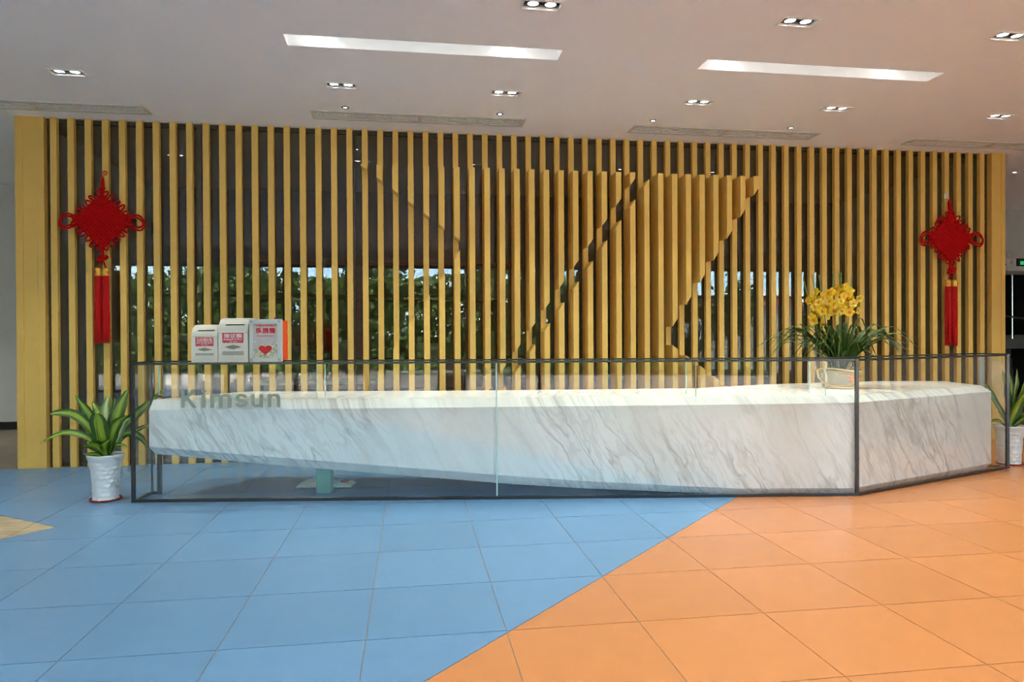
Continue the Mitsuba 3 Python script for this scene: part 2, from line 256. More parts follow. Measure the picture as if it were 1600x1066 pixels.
def prism(poly, z0, z1):
    gs = [g for g in getattr(poly, 'geoms', [poly]) if g.area > 1e-7]
    out = []
    for g in gs:
        m = trimesh.creation.extrude_polygon(g, z1 - z0, engine='earcut'); m.apply_translation((0, 0, z0)); out.append(m)
    return cat(*out)
def prism_xz(poly, y0, y1):
    """poly in the (x, z) plane, run along y from y0 to y1"""
    m = prism(poly, 0, y1 - y0)
    v = m.vertices.copy()
    m.vertices = np.c_[v[:, 0], y1 - v[:, 2], v[:, 1]]
    if m.volume < 0: m.invert()
    return m
def place(m, rz=0.0, at=(0, 0, 0), s=1.0):
    m = m.copy()
    A = trimesh.transformations.rotation_matrix(rz, (0, 0, 1)); A[:3, :3] *= s; A[:3, 3] = at
    m.apply_transform(A)
    return m
def disc(c, r, n=24, up=False):
    t = np.arange(n) * 2 * math.pi / n
    v = np.vstack([V(c), np.c_[c[0] + r * np.cos(t), c[1] + r * np.sin(t), np.full(n, c[2])]])
    f = [(0, 1 + (i + 1) % n, 1 + i) for i in range(n)]      # faces down
    if up: f = [q[::-1] for q in f]
    return trimesh.Trimesh(v, f, process=False)
def sheet(a, b, z0, z1):
    return trimesh.Trimesh([(a[0], a[1], z0), (b[0], b[1], z0), (b[0], b[1], z1), (a[0], a[1], z1)], [(0, 1, 2), (0, 2, 3)], process=False)
def emitter(L): return {'type': 'area', 'radiance': rgb(*L)}
def in_view(pts, margin=60):
    c = (V(pts) - EYE) @ np.stack([RIGHT, DOWN, FWD]).T
    ok = c[:, 2] > .3
    x, y = 800 + FOCAL * c[:, 0] / np.maximum(c[:, 2], .3), 533 + FOCAL * c[:, 1] / np.maximum(c[:, 2], .3)
    return bool(np.any(ok & (x > -margin) & (x < 1600 + margin) & (y > -margin) & (y < 1066 + margin)))
def glyph_poly(ch):
    return union_all([Polygon(r[0], r[1:]).buffer(0) for r in GLYPHS[ch]])
def cjk(text, size, depth, bold=0.0, advance=1.0):
    """Chinese lettering in the xy plane reading along +x, size = the em in metres"""
    out = []
    for i, ch in enumerate(text):
        g = glyph_poly(ch)
        if bold: g = g.buffer(bold * 96, join_style=2)
        g = affinity.affine_transform(g.simplify(.8), [size / 96, 0, 0, size / 96, i * size * advance, 0])
        out.append(prism(g, 0, depth))
    return cat(*out)
def upright(m, origin, xdir, normal):
    """from the xy plane (z towards the reader) onto an upright plane"""
    x = V([xdir[0], xdir[1], 0.0]); x /= np.linalg.norm(x); n = V([normal[0], normal[1], 0.0]); n /= np.linalg.norm(n)
    A = np.eye(4); A[:3, 0], A[:3, 1], A[:3, 2], A[:3, 3] = x, (0, 0, 1), n, origin
    m = m.copy(); m.apply_transform(A)
    if m.volume < 0: m.invert()
    return m
def fit(m, x0, x1, y0=None, y1=None):
    """scale flat lettering into [x0, x1] (and [y0, y1])"""
    lo, hi = m.bounds; m = m.copy()
    m.apply_translation((-lo[0], -lo[1], 0))
    sx = (x1 - x0) / (hi[0] - lo[0]); sy = sx if y1 is None else (y1 - y0) / (hi[1] - lo[1])
    m.apply_transform(np.diag([sx, sy, 1, 1])); m.apply_translation((x0, y0 or 0, 0))
    return m

# ---------------------------------------------------------------- the setting: floor with its tiles
floor_area = sbox(XL, YF, XR, YB)
put('floor', box(XL, XR, YF, YB, -.30, -.003), 'm_grout', kind='structure')
P1, P2 = V([.039, 2.563]), V([2.427, 4.991])
dvec = (P2 - P1) / np.linalg.norm(P2 - P1)
a, b = P1 - dvec * 40, P2 + dvec * 40
right_side = Polygon([a, b, b + V([60, -60]), a + V([60, -60])])
tip, ta, tb = V([-2.398, 5.072]), V([-2.974, 5.492]), V([-2.613, 4.822])
wedge = Polygon([tip, tip + (ta - tip) * 14, tip + (tb - tip) * 26])
hall = sbox(XL, YF, XR, D + .01)
back_left, back_right = sbox(XL, D + .01, -3.4, YB), sbox(7.3, D + .01, XR, YB)
regions = [('orange', (hall.intersection(right_side)).union(back_right)), ('beige', hall.intersection(wedge).difference(right_side)),
           ('blue', hall.difference(right_side).difference(wedge)), ('brown', back_left)]
far_tiles = {'orange': [], 'blue': [], 'beige': [], 'brown': []}
n_tile = 0
for i in range(-16, 24):
    for j in range(-12, 16):
        cell = sbox(-.1968 + i * .6, 2.9573 + j * .6, -.1968 + i * .6 + .6, 2.9573 + j * .6 + .6)
        if not cell.intersects(floor_area): continue
        for kind, reg in regions:
            q = cell.intersection(reg)
            for g in getattr(q, 'geoms', [q]):
                if g.area < 2e-4: continue
                g = g.buffer(-.002, join_style=2).simplify(.0005)
                for g1 in getattr(g, 'geoms', [g]):
                    if g1.is_empty or g1.area < 1e-4: continue
                    c = V(g1.exterior.coords)
                    if in_view(np.c_[c, np.zeros(len(c))], 40) and n_tile < 295:
                        var = '' if kind in ('beige', 'brown') else f'_{int(rng.integers(3))}'
                        put('floor__tile', prism(g1, -.012, 0), f'm_{kind}{var}'); n_tile += 1
                    else:
                        far_tiles[kind].append(prism(g1, -.012, 0))
for kind, ms in far_tiles.items():
    if ms: put('floor__outer_tiles', cat(*ms), f'm_{kind}' + ('' if kind in ('beige', 'brown') else '_0'), kind='stuff')

# ---------------------------------------------------------------- ceiling with openings for its lights
LIGHT_X = [-2.80, -.59, .86, 2.70, 4.12, 5.92]
lights = [(x, 6.165, True) for x in LIGHT_X] + [(x, 4.50, True) for x in (.875, 2.71, 4.40)] + [(x, y, False) for y in (2.3, .4) for x in LIGHT_X] + [(-2.8, 4.5, False), (-6.3, 8.9, False)]  # the later ones are out of view; the last lights the left passage wall
FW, FH = .284, .142
slots = [(-.905, 1.17, 5.18, 5.375, True), (2.355, 4.462, 5.20, 5.40, True), (-.9, 1.17, 3.1, 3.3, False), (2.36, 4.46, 3.1, 3.3, False), (-.9, 1.17, 1.1, 1.3, False), (2.36, 4.46, 1.1, 1.3, False)]
ceil = sbox(XL, YF, XR, YB)
holes = union_all([sbox(x - FW / 2 + .012, y - FH / 2 + .012, x + FW / 2 - .012, y + FH / 2 - .012) for x, y, _ in lights] + [sbox(s[0], s[2], s[1], s[3]) for s in slots])
partition_cut = sbox(-3.82, D + .12, 7.15, YB)
put('ceiling', prism(ceil.difference(holes).difference(partition_cut), H, H + .03), 'm_ceiling', kind='structure')
put('roof', box(XL - .3, XR + .3, YF - .9, YB + .3, H + .40, H + .70), 'm_outer_wall', kind='structure')  # unseen roof slab, keeps the sun out of the rooms
for x0, x1, y0, y1, seen in slots:
    k = thing('ceiling_slot_light', 'long recessed light slot in the ceiling, the ' + ('left one above the counter' if x0 < 0 else 'right one near the orange side') if seen else f'long recessed light slot {"above" if y0 < 2 else "just ahead of"} the camera spot, on the {"left" if x0 < 0 else "right"}', 'ceiling light', 'recessed light slots in the ceiling')
    z1 = H + .17
    t = .012
    put(k + '__trough', cat(box(x0 - t, x0, y0 - t, y1 + t, H + .001, z1), box(x1, x1 + t, y0 - t, y1 + t, H + .001, z1), box(x0, x1, y0 - t, y0, H + .001, z1), box(x0, x1, y1, y1 + t, H + .001, z1), box(x0 - t, x1 + t, y0 - t, y1 + t, z1, z1 + t)), 'm_ceiling')
    for fx in (.115, .815) if seen else (.5,):
        xc = x0 + (x1 - x0) * fx
        yc = y1 - .075
        h = put(k + '__lamp', lathe([(0, .055), (.045, .055), (.045, 0), (.041, 0), (.041, .004), (0, .004)], 24, (xc, yc, z1 - .055)), 'm_white_metal', smooth=40)
        put(h + '__bulb', disc((xc, yc, z1 - .053), .040), 'm_white_metal', emitter=emitter(SLOT_LAMP))
    if seen: put(k + '__tube', tube([(x0 + .04, y0 + .05, z1 - .03), ((x0 + x1) / 2, y0 + .05, z1 - .03), (x1 - .04, y0 + .05, z1 - .03)], .012, 8), 'm_white_metal', emitter=emitter(UNSEEN_TUBE_LAMP))  # tube is out of view, placed to brighten the slot inside
names = ['leftmost of the back row, near the slat screen left end', 'second from the left in the back row', 'third from the left in the back row', 'fourth from the left in the back row, over the light screen middle', 'fifth from the left in the back row', 'rightmost of the back row above the right red knot', 'cut off by the top edge of the photo', 'between the two right-hand light slots, front row', 'at the right edge of the photo, front row']
for q, (x, y, seen) in enumerate(lights):
    lab = 'recessed twin downlight, ' + names[q] if seen else (f'twin downlight {"above" if y < 1 else "just ahead of"} the camera spot, out of view, {["first", "second", "third", "fourth", "fifth", "sixth"][LIGHT_X.index(x)] if y < 3 else "leftmost"} from the left' if x > -5 else 'unseen recessed twin downlight placed to light the wall left of the screen')
    k = thing('twin_downlight', lab, 'ceiling light', 'recessed twin downlights')
    hw, hh, fr = FW / 2, FH / 2, .016
    outer, inner = sbox(x - hw, y - hh, x + hw, y + hh), sbox(x - hw + fr, y - hh + fr, x + hw - fr, y + hh - fr)
    rim = prism(outer.difference(inner), H - .006, H)
    wall = []
    io, ii = (hw - fr, hh - fr), (hw - fr - .007, hh - fr - .007)
    cr = [(-1, -1), (1, -1), (1, 1), (-1, 1)]
    for c0, c1 in zip(cr, cr[1:] + cr[:1]):
        vv = [(x + c0[0] * io[0], y + c0[1] * io[1], H - .006), (x + c1[0] * io[0], y + c1[1] * io[1], H - .006), (x + c1[0] * ii[0], y + c1[1] * ii[1], H + .010), (x + c0[0] * ii[0], y + c0[1] * ii[1], H + .010)]
        wall.append(trimesh.Trimesh(vv, [(0, 1, 2), (0, 2, 3)], process=False))
    wall = cat(*wall)
    put(k + '__frame', cat(rim, wall), 'm_frame')
    put(k + '__gimbal_plate', box(x - hw + fr, x + hw - fr, y - hh + fr, y + hh - fr, H + .028, H + .045), 'm_gimbal')
    for dx in (-.0595, .0595):
        h = put(k + '__lamp', lathe([(0, .022), (.038, .022), (.042, .010), (.042, 0), (.038, 0), (.038, .005), (0, .005)], 24, (x + dx, y, H + .004)), 'm_white_metal', smooth=40)
        put(h + '__bulb', disc((x + dx, y, H + .0085), .0375), 'm_white_metal', emitter=emitter(LAMP))
        scene[fresh('lamp_beam')] = {'type': 'spot', 'intensity': rgb(*BEAM), 'cutoff_angle': 42.0, 'beam_width': 20.0, 'to_world': T().look_at(origin=[x + dx, y, H - .001], target=[x + dx, y + .0001, 0.0], up=[0, 1, 0])}
for q, (x, y, z) in enumerate([(-.608, 6.74, H), (.884, 6.74, H), (2.462, 6.74, H), (4.006, 6.79, H), (8.14, 8.25, H)]):
    lab = ['tiny round ceiling light left of centre by the air grille', 'tiny round ceiling light right of the centre grille divider', 'tiny round ceiling light at the left end of the right-centre grille', 'tiny round ceiling light at the right end of the right-centre grille', 'round ceiling light beyond the right end of the slat screen'][q]
    k = thing('pin_light', lab, 'ceiling light', 'tiny round ceiling lights')
    put(k + '__rim', lathe([(.018, 0), (.034, 0), (.034, -.005), (.018, -.005), (.018, 0)], 24, (x, y, z)), 'm_white_metal', smooth=30)
    put(k + '__bulb', disc((x, y, z - .003), .020 if q < 4 else .03), 'm_white_metal', emitter=emitter(PIN_LAMP))
gl = ['at the left edge of the photo', 'above the middle of the slat screen', 'right of centre', 'at the right edge of the photo']
for q, (x0, x1, xm, yc) in enumerate([(-4.60, -2.497, -3.50, 7.065), (-.955, 1.165, .10, 6.985), (2.325, 4.43, 3.37, 7.035), (5.618, 7.72, 6.67, 7.09)]):
    k = thing('air_grille', 'pale double air grille flat in the ceiling, ' + gl[q], 'air vent', 'linear ceiling grilles')
    hw = .125 if q < 3 else .115
    o = sbox(x0, yc - hw, x1, yc + hw); fr = .028
    i1, i2 = sbox(x0 + fr, yc - hw + fr, xm - fr * .7, yc + hw - fr), sbox(xm + fr * .7, yc - hw + fr, x1 - fr, yc + hw - fr)
    put(k + '__frame', prism(o.difference(i1).difference(i2), H - .012, H), 'm_grille')
    put(k + '__backing', box(x0 + .01, x1 - .01, yc - hw + .01, yc + hw - .01, H - .002, H - .0005), 'm_gimbal')
    for ii in (i1, i2):
        ax0, ay0, ax1, ay1 = ii.bounds
        for s_ in range(7):
            yy = ay0 + (ay1 - ay0) * (s_ + .5) / 7
            bl = box(ax0, ax1, yy - .0080, yy + .0080, H - .0050, H - .0025)
            put(k + '__blade', bl, 'm_grille_blade')

# ---------------------------------------------------------------- walls, entrance front, passages
W = .25
put('wall_left', box(XL - W, XL, YF - W, YB + W, -.3, H + .4), 'm_wall', kind='structure')
put('wall_right', box(XR, XR + W, YF - W, YB + W, -.3, H + .4), 'm_wall', kind='structure')
put('wall_back', cat(box(XL, 7.18, YB, YB + W, -.3, H + .4), box(7.18, XR, YB, YB + W, 2.40, H + .4)), 'm_wall', kind='structure')
put('wall_stairwell', cat(box(7.18, XR, YB + 2.2, YB + 2.4, -.3, 3.9), box(7.0, 7.18, YB, YB + 2.4, -.3, 3.9), box(XR, XR + .2, YB, YB + 2.4, -.3, 3.9), box(7.0, XR + .2, YB + W, YB + 2.4, 2.75, 2.9), box(7.0, XR + .2, YB, YB + 2.4, -.35, -.02)), 'm_stair', kind='structure')
put('baseboard_left', box(XL, -3.9, YB - .015, YB, 0, .11), 'm_skirt', kind='structure')
put('wall_partition', cat(box(-3.82, -3.72, D + .06, YB, 0, H), box(7.05, 7.15, D + .06, YB, 0, H)), 'm_wall', kind='structure')
# entrance front behind the camera: three wide glazed bays under a header
bays = [(-7.6, -1.6), (-1.1, 4.9), (5.4, 11.4)]
zh = 3.10
front = sbox(XL - W, -.3, XR + W, H + .4)
for x0, x1 in bays: front = front.difference(sbox(x0, 0, x1, zh))
put('wall_front', prism_xz(front, YF - W, YF), 'm_wall', kind='structure')
for q, (x0, x1) in enumerate(bays):
    k = tag(fresh(f'window_{q + 1}'), kind='structure')
    n = 4; ym = YF - .12
    for s_ in range(n):
        px0, px1 = x0 + (x1 - x0) * s_ / n, x0 + (x1 - x0) * (s_ + 1) / n
        put(k + '__pane', sheet((px0 + .03, ym), (px1 - .03, ym), .05, zh - .05), 'm_window')
    for s_ in range(n + 1):
        xm = x0 + (x1 - x0) * s_ / n
        put(k + '__mullion', box(xm - .03, xm + .03, ym - .05, ym + .05, 0, zh), 'm_mullion')
    put(k + '__rail', cat(box(x0, x1, ym - .05, ym + .05, zh - .06, zh), box(x0, x1, ym - .05, ym + .05, 0, .06), box(x0, x1, ym - .04, ym + .04, 2.30, 2.36)), 'm_mullion')

# ---------------------------------------------------------------- outdoors, seen only as reflections
put('forecourt', box(-60, 70, -60, YF - W, -.35, -.06), 'm_paving', kind='structure')
put('garden_wall', cat(box(-45, 60, -15.2, -15.0, -.06, 1.15), box(-45, 60, -15.25, -14.95, 1.15, 1.25)), 'm_outer_wall', kind='structure')
def tree(x, y, h, r, seed, label, mat):
    g = np.random.default_rng(seed)
    k = thing('tree', label, 'tree', 'trees outside the entrance')
    put(k + '__trunk', tube([(x, y, -.06), (x + .05, y, h * .4), (x - .05, y + .05, h * .75)], [.16, .12, .05], 8), 'm_bark', smooth=True)
    n = 2600
    blob = g.normal(size=(9, 3)) * V([r * .5, r * .5, h * .17]) + V([x, y, h * .66])
    c = blob[g.integers(0, 9, n)] + g.normal(size=(n, 3)) * r * .30
    c[:, 2] = np.maximum(c[:, 2], .7)
    s = g.uniform(.12, .26, n)[:, None]
    u = g.normal(size=(n, 3)); u /= np.linalg.norm(u, axis=1, keepdims=True)
    w = np.cross(u, g.normal(size=(n, 3))); w /= np.linalg.norm(w, axis=1, keepdims=True)
    v = np.stack([c - u * s, c + w * s * .55, c + u * s, c - w * s * .55], 1).reshape(-1, 3)
    i = np.arange(n)[:, None] * 4
    f = np.vstack([i + [[0, 1, 2]], i + [[0, 2, 3]]])
    put(k + '__foliage', trimesh.Trimesh(v, f, process=False), mat, kind='stuff')
ordinal = ['first', 'second', 'third', 'fourth', 'fifth', 'sixth', 'seventh', 'eighth', 'ninth', 'tenth']
for q, (x, y, h, r) in enumerate([(-21.5, -19.5, 8.5, 1.6), (-15.2, -19.2, 7.4, 1.5), (-8.9, -19.6, 8.4, 1.6), (-2.6, -19.2, 6.8, 1.5), (3.6, -19.6, 8.6, 1.6), (13, -25, 5.0, 1.5), (19.5, -25, 4.6, 1.5), (26, -25, 4.4, 1.5), (32.5, -25, 4.8, 1.5), (39, -25, 4.4, 1.5)]):
    tree(x, y, h, r, 100 + q, f'leafy green tree beyond the garden wall outside, {ordinal[q]} counted from the left plant side', f'm_tree_{q % 3}')
gh = np.random.default_rng(55)
n = 26000
ch = np.c_[gh.uniform(-27, 8.5, n), -13.6 + gh.normal(size=n) * .38, gh.uniform(0, 1, n) ** .8]
ch[:, 2] = ch[:, 2] * (3.3 + 1.0 * meshkit.fbm(np.c_[ch[:, 0] * .5, ch[:, 0] * 0, ch[:, 0] * 0], 3, 8))
sh = gh.uniform(.10, .22, n)[:, None]; uh = gh.normal(size=(n, 3)); uh /= np.linalg.norm(uh, axis=1, keepdims=True); wh = np.cross(uh, gh.normal(size=(n, 3))); wh /= np.linalg.norm(wh, axis=1, keepdims=True)
vh = np.stack([ch - uh * sh, ch + wh * sh * .55, ch + uh * sh, ch - wh * sh * .55], 1).reshape(-1, 3)
ih = np.arange(n)[:, None] * 4
put('hedge', trimesh.Trimesh(vh, np.vstack([ih + [[0, 1, 2]], ih + [[0, 2, 3]]]), process=False), 'm_tree_1', label='tall green foliage row out of view outside, darkens the reflections in the glass', cat='hedge', kind='stuff')  # out of view, fills the sky gaps in the glass reflections
k = thing('distant_building', 'low far building with a red roof beyond the garden wall', 'building')
put(k + '__wall', box(20, 34, -46, -40, -.06, 3.8), 'm_outer_wall')
put(k + '__roof', trimesh.convex.convex_hull(V([(19.5, -46.5, 3.8), (34.5, -46.5, 3.8), (19.5, -39.5, 3.8), (34.5, -39.5, 3.8), (21, -43, 4.9), (33, -43, 4.9)])), 'm_roof_red')

# ---------------------------------------------------------------- slat screen with its raised pattern
ZT, ZB, PROUD = 3.068, .35, .20
def line(k, c): return lambda z: k * z + c
A1, A2, G1, G2, R1, R2 = line(-1.3453, 3.6105), line(.6732, -.965), line(.7076, .3043), line(.7094, .463), line(.6536, 1.9453), line(-1.3811, 4.4821)
za = (3.6105 + .965) / (.6732 + 1.3453); zr = (4.4821 - 1.9453) / (.6536 + 1.3811)
shape_a = Polygon([(A1(ZT), ZT), (A1(za), za), (A2(ZB), ZB), (G1(ZB), ZB), (G1(ZT), ZT)])
shape_b = Polygon([(G2(ZT), ZT), (R1(ZT), ZT), (R1(zr), zr), (R2(ZB), ZB), (G2(ZB), ZB)])
S = thing('slat_screen', 'wall of upright golden yellow slats with a raised angular pattern behind the counter', 'slatted screen')
slat0 = mikit.ply(bbox(0, SLAT_W, 0, SLAT_D, 0, H, .002), 'm_slat')
for i in range(66):
    x = U0 + PITCH_S * i
    s = share(S + '__slat', slat0, to_world=T().translate([x, D, 0.0]))
    strip = sbox(x, ZB - 1, x + SLAT_W, ZT + 1)
    for shp in (shape_a, shape_b):
        q = strip.intersection(shp)
        for g in getattr(q, 'geoms', [q]):
            if g.area > 4e-4: put(s + '__raised_piece', prism_xz(g, D - PROUD, D + .001), 'm_slat')
for x0, x1, flip in ((-3.849, -3.588, False), (6.996, 7.179, True)):
    e = put(S + '__end_panel', box(x0, x1, D + .002, D + .16, 0, H), 'm_panel')
    xs = (x0, x0 + .066) if not flip else (x1 - .05, x1)
    put(e + '__edge_strip', bbox(*xs, D - .010, D + .02, 0, H, .002), 'm_panel')
    ys = (x1 - .062, x1) if not flip else (x0, x0 + .09)
    put(e + '__flat_strip', bbox(*ys, D - .004, D + .02, 0, H, .002), 'm_panel')
put(S + '__head_rail', box(-3.588, 6.996, D + .0555, D + .0625, H - .010, H), 'm_mullion')

# glass wall just behind the slats
Gy = D + .0645
k = tag(fresh('window_4'), kind='structure')
edges = [-3.575, -2.15, -.60, 1.17, 2.74, 4.30, 5.80, 6.985]
for a_, b_ in zip(edges[:-1], edges[1:]):
    put(k + '__pane', sheet((a_ + .002, Gy), (b_ - .002, Gy), .003, H - .003), 'm_tinted')
for x in edges: put(k + '__mullion', box(x - .02, x + .02, Gy + .002, Gy + .07, .0, H), 'm_mullion')
put(k + '__rail', cat(box(-3.575, 6.985, Gy + .002, Gy + .05, 0, .04), box(-3.575, 6.985, Gy + .002, Gy + .05, H - .04, H)), 'm_mullion')

# ---------------------------------------------------------------- dim office behind the glass
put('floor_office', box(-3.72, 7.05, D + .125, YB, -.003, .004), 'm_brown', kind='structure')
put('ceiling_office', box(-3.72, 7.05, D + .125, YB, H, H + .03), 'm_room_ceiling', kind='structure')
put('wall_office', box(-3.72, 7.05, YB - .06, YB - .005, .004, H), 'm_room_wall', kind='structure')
k = thing('bookshelf', 'tall brown timber shelf unit in the dark office behind the slats', 'shelf unit')
bx0, bx1, by0, by1 = -2.2, 1.8, 9.95, 10.35
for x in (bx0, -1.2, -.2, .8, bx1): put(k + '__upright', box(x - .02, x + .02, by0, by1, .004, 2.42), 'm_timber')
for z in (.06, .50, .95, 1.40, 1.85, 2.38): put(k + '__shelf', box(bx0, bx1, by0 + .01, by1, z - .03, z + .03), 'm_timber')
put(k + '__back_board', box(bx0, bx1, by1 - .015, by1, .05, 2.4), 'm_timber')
g = np.random.default_rng(3)
def goods(x, z, w, h, d, mat, name, label, c):
    put(name, bbox(x, x + w, by0 + .05, by0 + .05 + d, z + .031, z + .031 + h, .004), mat, label=label, cat=c)
goods(-1.95, .95, .30, .30, .24, 'm_carton', 'storage_box', 'pale storage box on the office shelf at the far left', 'box')
goods(-1.05, .95, .20, .27, .24, 'm_carton', 'storage_box', 'small pale storage box left of the red file box', 'box')
goods(-.60, .50, .16, .32, .24, 'm_red_file', 'file_box', 'dark red file box on the office shelf', 'file box')
goods(-1.75, 1.40, .10, .30, .22, 'm_blue_file', 'file_box', 'dark blue file box on the office shelf', 'file box')
goods(.05, .95, .36, .22, .24, 'm_carton', 'storage_box', 'pale storage box in the middle shelf bay', 'box')
goods(1.05, .50, .40, .30, .24, 'm_carton', 'storage_box', 'pale storage box low in the right shelf bay', 'box')
def desk_unit(x, y, label):
    d = thing('office_desk', label, 'desk')
    put(d + '__desktop', bbox(x, x + 1.5, y, y + .7, .70, .735, .004), 'm_carton')
    for sx, sy in ((.04, .04), (1.40, .04), (.04, .60), (1.40, .60)): put(d + '__leg', box(x + sx, x + sx + .05, y + sy, y + sy + .05, .004, .70), 'm_alu_grey')
def monitor(x, y, label):
    m = thing('monitor', label, 'monitor')
    put(m + '__screen', bbox(x, x + .5, y, y + .04, .86, 1.18, .006), 'm_screen_black')
    put(m + '__back_cover', bbox(x + .06, x + .44, y + .04, y + .07, .90, 1.12, .01), 'm_carton')
    put(m + '__stand', cat(box(x + .22, x + .28, y + .02, y + .06, .74, .95), bbox(x + .13, x + .37, y - .05, y + .15, .735, .75, .004)), 'm_alu_grey')
desk_unit(-1.95, 8.75, 'pale office desk behind the glass near the left red knot')
desk_unit(2.6, 8.9, 'pale office desk behind the glass on the right')
monitor(-1.55, 9.0, 'black computer monitor on the left office desk')
monitor(3.1, 9.15, 'black computer monitor on the right office desk')
def office_chair(x, y, rz, label):
    c = thing('office_chair', label, 'office chair')
    P = lambda m: place(m, rz, (x, y, .004))
    put(c + '__seat', P(bbox(-.25, .25, -.24, .24, .44, .51, .02)), 'm_chair', smooth=30)
    put(c + '__backrest', P(bbox(-.24, .24, .22, .27, .58, 1.12, .02)), 'm_chair', smooth=30)
    put(c + '__headrest', P(tube([(-.12, .25, 1.26), (0, .27, 1.28), (.12, .25, 1.26)], .055, 10)), 'm_alu_grey', smooth=True)
    put(c + '__spine', P(tube([(0, .24, .48), (0, .32, .60), (0, .30, 1.0), (0, .28, 1.26)], .018, 8)), 'm_alu_grey', smooth=True)
    put(c + '__column', P(lathe([(0, .06), (.03, .06), (.03, .44), (0, .44)], 12)), 'm_chrome')
    for q in range(5):
        t = q * 2 * math.pi / 5
        put(c + '__foot', P(bar((0, 0, .07), (.28 * math.cos(t), .28 * math.sin(t), .03), .035, .03)), 'm_alu_grey')
office_chair(-2.62, 9.0, 2.6, 'grey mesh office chair with a headrest behind the left suggestion box')
office_chair(-3.0, 9.75, 2.9, 'grey office chair with a headrest further back in the office')

# ---------------------------------------------------------------- stairwell corner at the right
put('trim_1', box(7.18, XR, YB - .40, YB + W, 2.36, 2.44), 'm_wall', kind='structure')
k = thing('staircase', 'dark staircase with steel balusters beyond the right end of the screen', 'staircase')
put(k + '__landing', box(9.4, XR, YB + .30, YB + 1.2, 1.02, 1.27), 'm_landing')
for q in range(6): put(k + '__step', box(9.4, 10.9, YB + .30 + q * .0, YB + 1.2, .0 + q * .17, .0 + q * .17 + .165) if q == 0 else box(9.4 + q * .02, 10.9, YB + .32 + q * .02, YB + 1.2, q * .17 - .005, q * .17 + .165), 'm_stair')
for q in range(4):
    x = 10.42 + q * .30
    put(k + '__baluster', tube([(x, YB + .22, 1.20), (x, YB + .22, 2.36)], .014, 8), 'm_chrome', smooth=40)
put(k + '__handrail', tube([(9.6, YB + .22, 1.75), (XR - .1, YB + .22, 1.40)], .02, 8), 'm_stair', smooth=40)
k = thing('emergency_light', 'white emergency light box with two round lamp heads on the ledge', 'emergency light')
ex = 9.90
put(k + '__case', bbox(ex, ex + .40, YB - .30, YB - .20, 2.441, 2.58, .008), 'm_white_metal')
put(k + '__indicator', cat(box(ex + .08, ex + .11, YB - .304, YB - .29, 2.47, 2.49), box(ex + .16, ex + .20, YB - .304, YB - .29, 2.47, 2.49)), 'm_dark')
put(k + '__switch_plate', box(ex + .27, ex + .33, YB - .304, YB - .29, 2.48, 2.55), 'm_grille')
for dx in (.09, .32):
    h = lathe([(0, -.04), (.055, -.03), (.072, .0), (.072, .012), (.062, .012), (0, .004)], 20); h.apply_transform(trimesh.transformations.rotation_matrix(math.pi / 2, (1, 0, 0)))
    h.apply_translation((ex + dx, YB - .25, 2.655)); put(k + '__lamp_head', h, 'm_grille', smooth=35)
k = thing('exit_sign', 'dark exit sign with a green glowing face at the right edge', 'sign')
put(k + '__case', bbox(ex + .43, ex + .72, YB - .30, YB - .25, 2.441, 2.585, .006), 'm_dark')
put(k + '__face', box(ex + .47, ex + .68, YB - .303, YB - .299, 2.475, 2.54), 'm_exit', emitter=emitter((.008, .22, .07)))

# ---------------------------------------------------------------- marble counter
A, C, E_ = V([-2.157, 5.746]), V([3.509, 5.002]), V([5.633, 5.792])
d1 = (C - A) / np.linalg.norm(C - A); n1 = V([-d1[1], d1[0]]); d2 = (E_ - C) / np.linalg.norm(E_ - C); n2 = V([-d2[1], d2[0]])
def corner_off(o1, o2=None):
    o2 = o1 if o2 is None else o2
    p, q = A + n1 * o1, C + n2 * o2
    M2 = np.stack([d1, -d2], 1); t = np.linalg.solve(M2, q - p)
    return p + d1 * t[0]
def front_at(x, o):                       # the point of the counter front line (set back by o) at this x
    p = A + n1 * o; return p + d1 * ((x - p[0]) / d1[0])
def right_at(x, o):
    p = C + n2 * o; return p + d2 * ((x - p[0]) / d2[0])
OF, OT, OB = .030, .098, .085             # face, top edge and bottom edge behind the glass line
xs_f = [-2.045, -1.22, -.83, -.217, .79, 1.33, 2.2, 2.6]
z_bot = {-2.045: .431, -1.22: .353, -.83: .318, -.217: .264, .79: .174, 1.33: .132, 2.2: .080, 2.6: .060}
z_low = {-2.045: .365, -1.22: .283, -.83: .245, -.217: .190, .79: .100, 1.33: .062, 2.2: .018, 2.6: .0}
ZFT, ZTOP = .718, .795
back = [(-1.86, 6.14), (-1.44, 6.57), (-.90, 6.45), (-.2, 6.35), (.85, 6.19), (1.40, 6.14), (2.2, 6.08), (2.6, 6.05), (3.52, 6.40), (4.9, 6.60), (5.52, 6.45)]
cols = []                                  # each column: low front, face bottom, face top, top front, top back, low back
for i, x in enumerate(xs_f):
    ins = .025 if i == 0 else 0.0
    zt = ZFT + .018 * max(0, (x + 1) / 4.5)
    cols.append((np.r_[front_at(x + ins, OB), z_low[x]], np.r_[front_at(x, OF), z_bot[x]], np.r_[front_at(x, OF), zt], np.r_[front_at(x + ins * .4, OT), ZTOP], np.r_[back[i], ZTOP], np.r_[back[i], z_low[x]]))
cols.append((np.r_[corner_off(OB), 0], np.r_[corner_off(OF), .055], np.r_[corner_off(OF), .738], np.r_[corner_off(OT), ZTOP], np.r_[back[8], ZTOP], np.r_[back[8], 0]))
cols.append((np.r_[right_at(4.6, OB), 0], np.r_[right_at(4.6, OF), .060], np.r_[right_at(4.6, OF), .740], np.r_[right_at(4.6, OT), ZTOP], np.r_[back[9], ZTOP], np.r_[back[9], 0]))
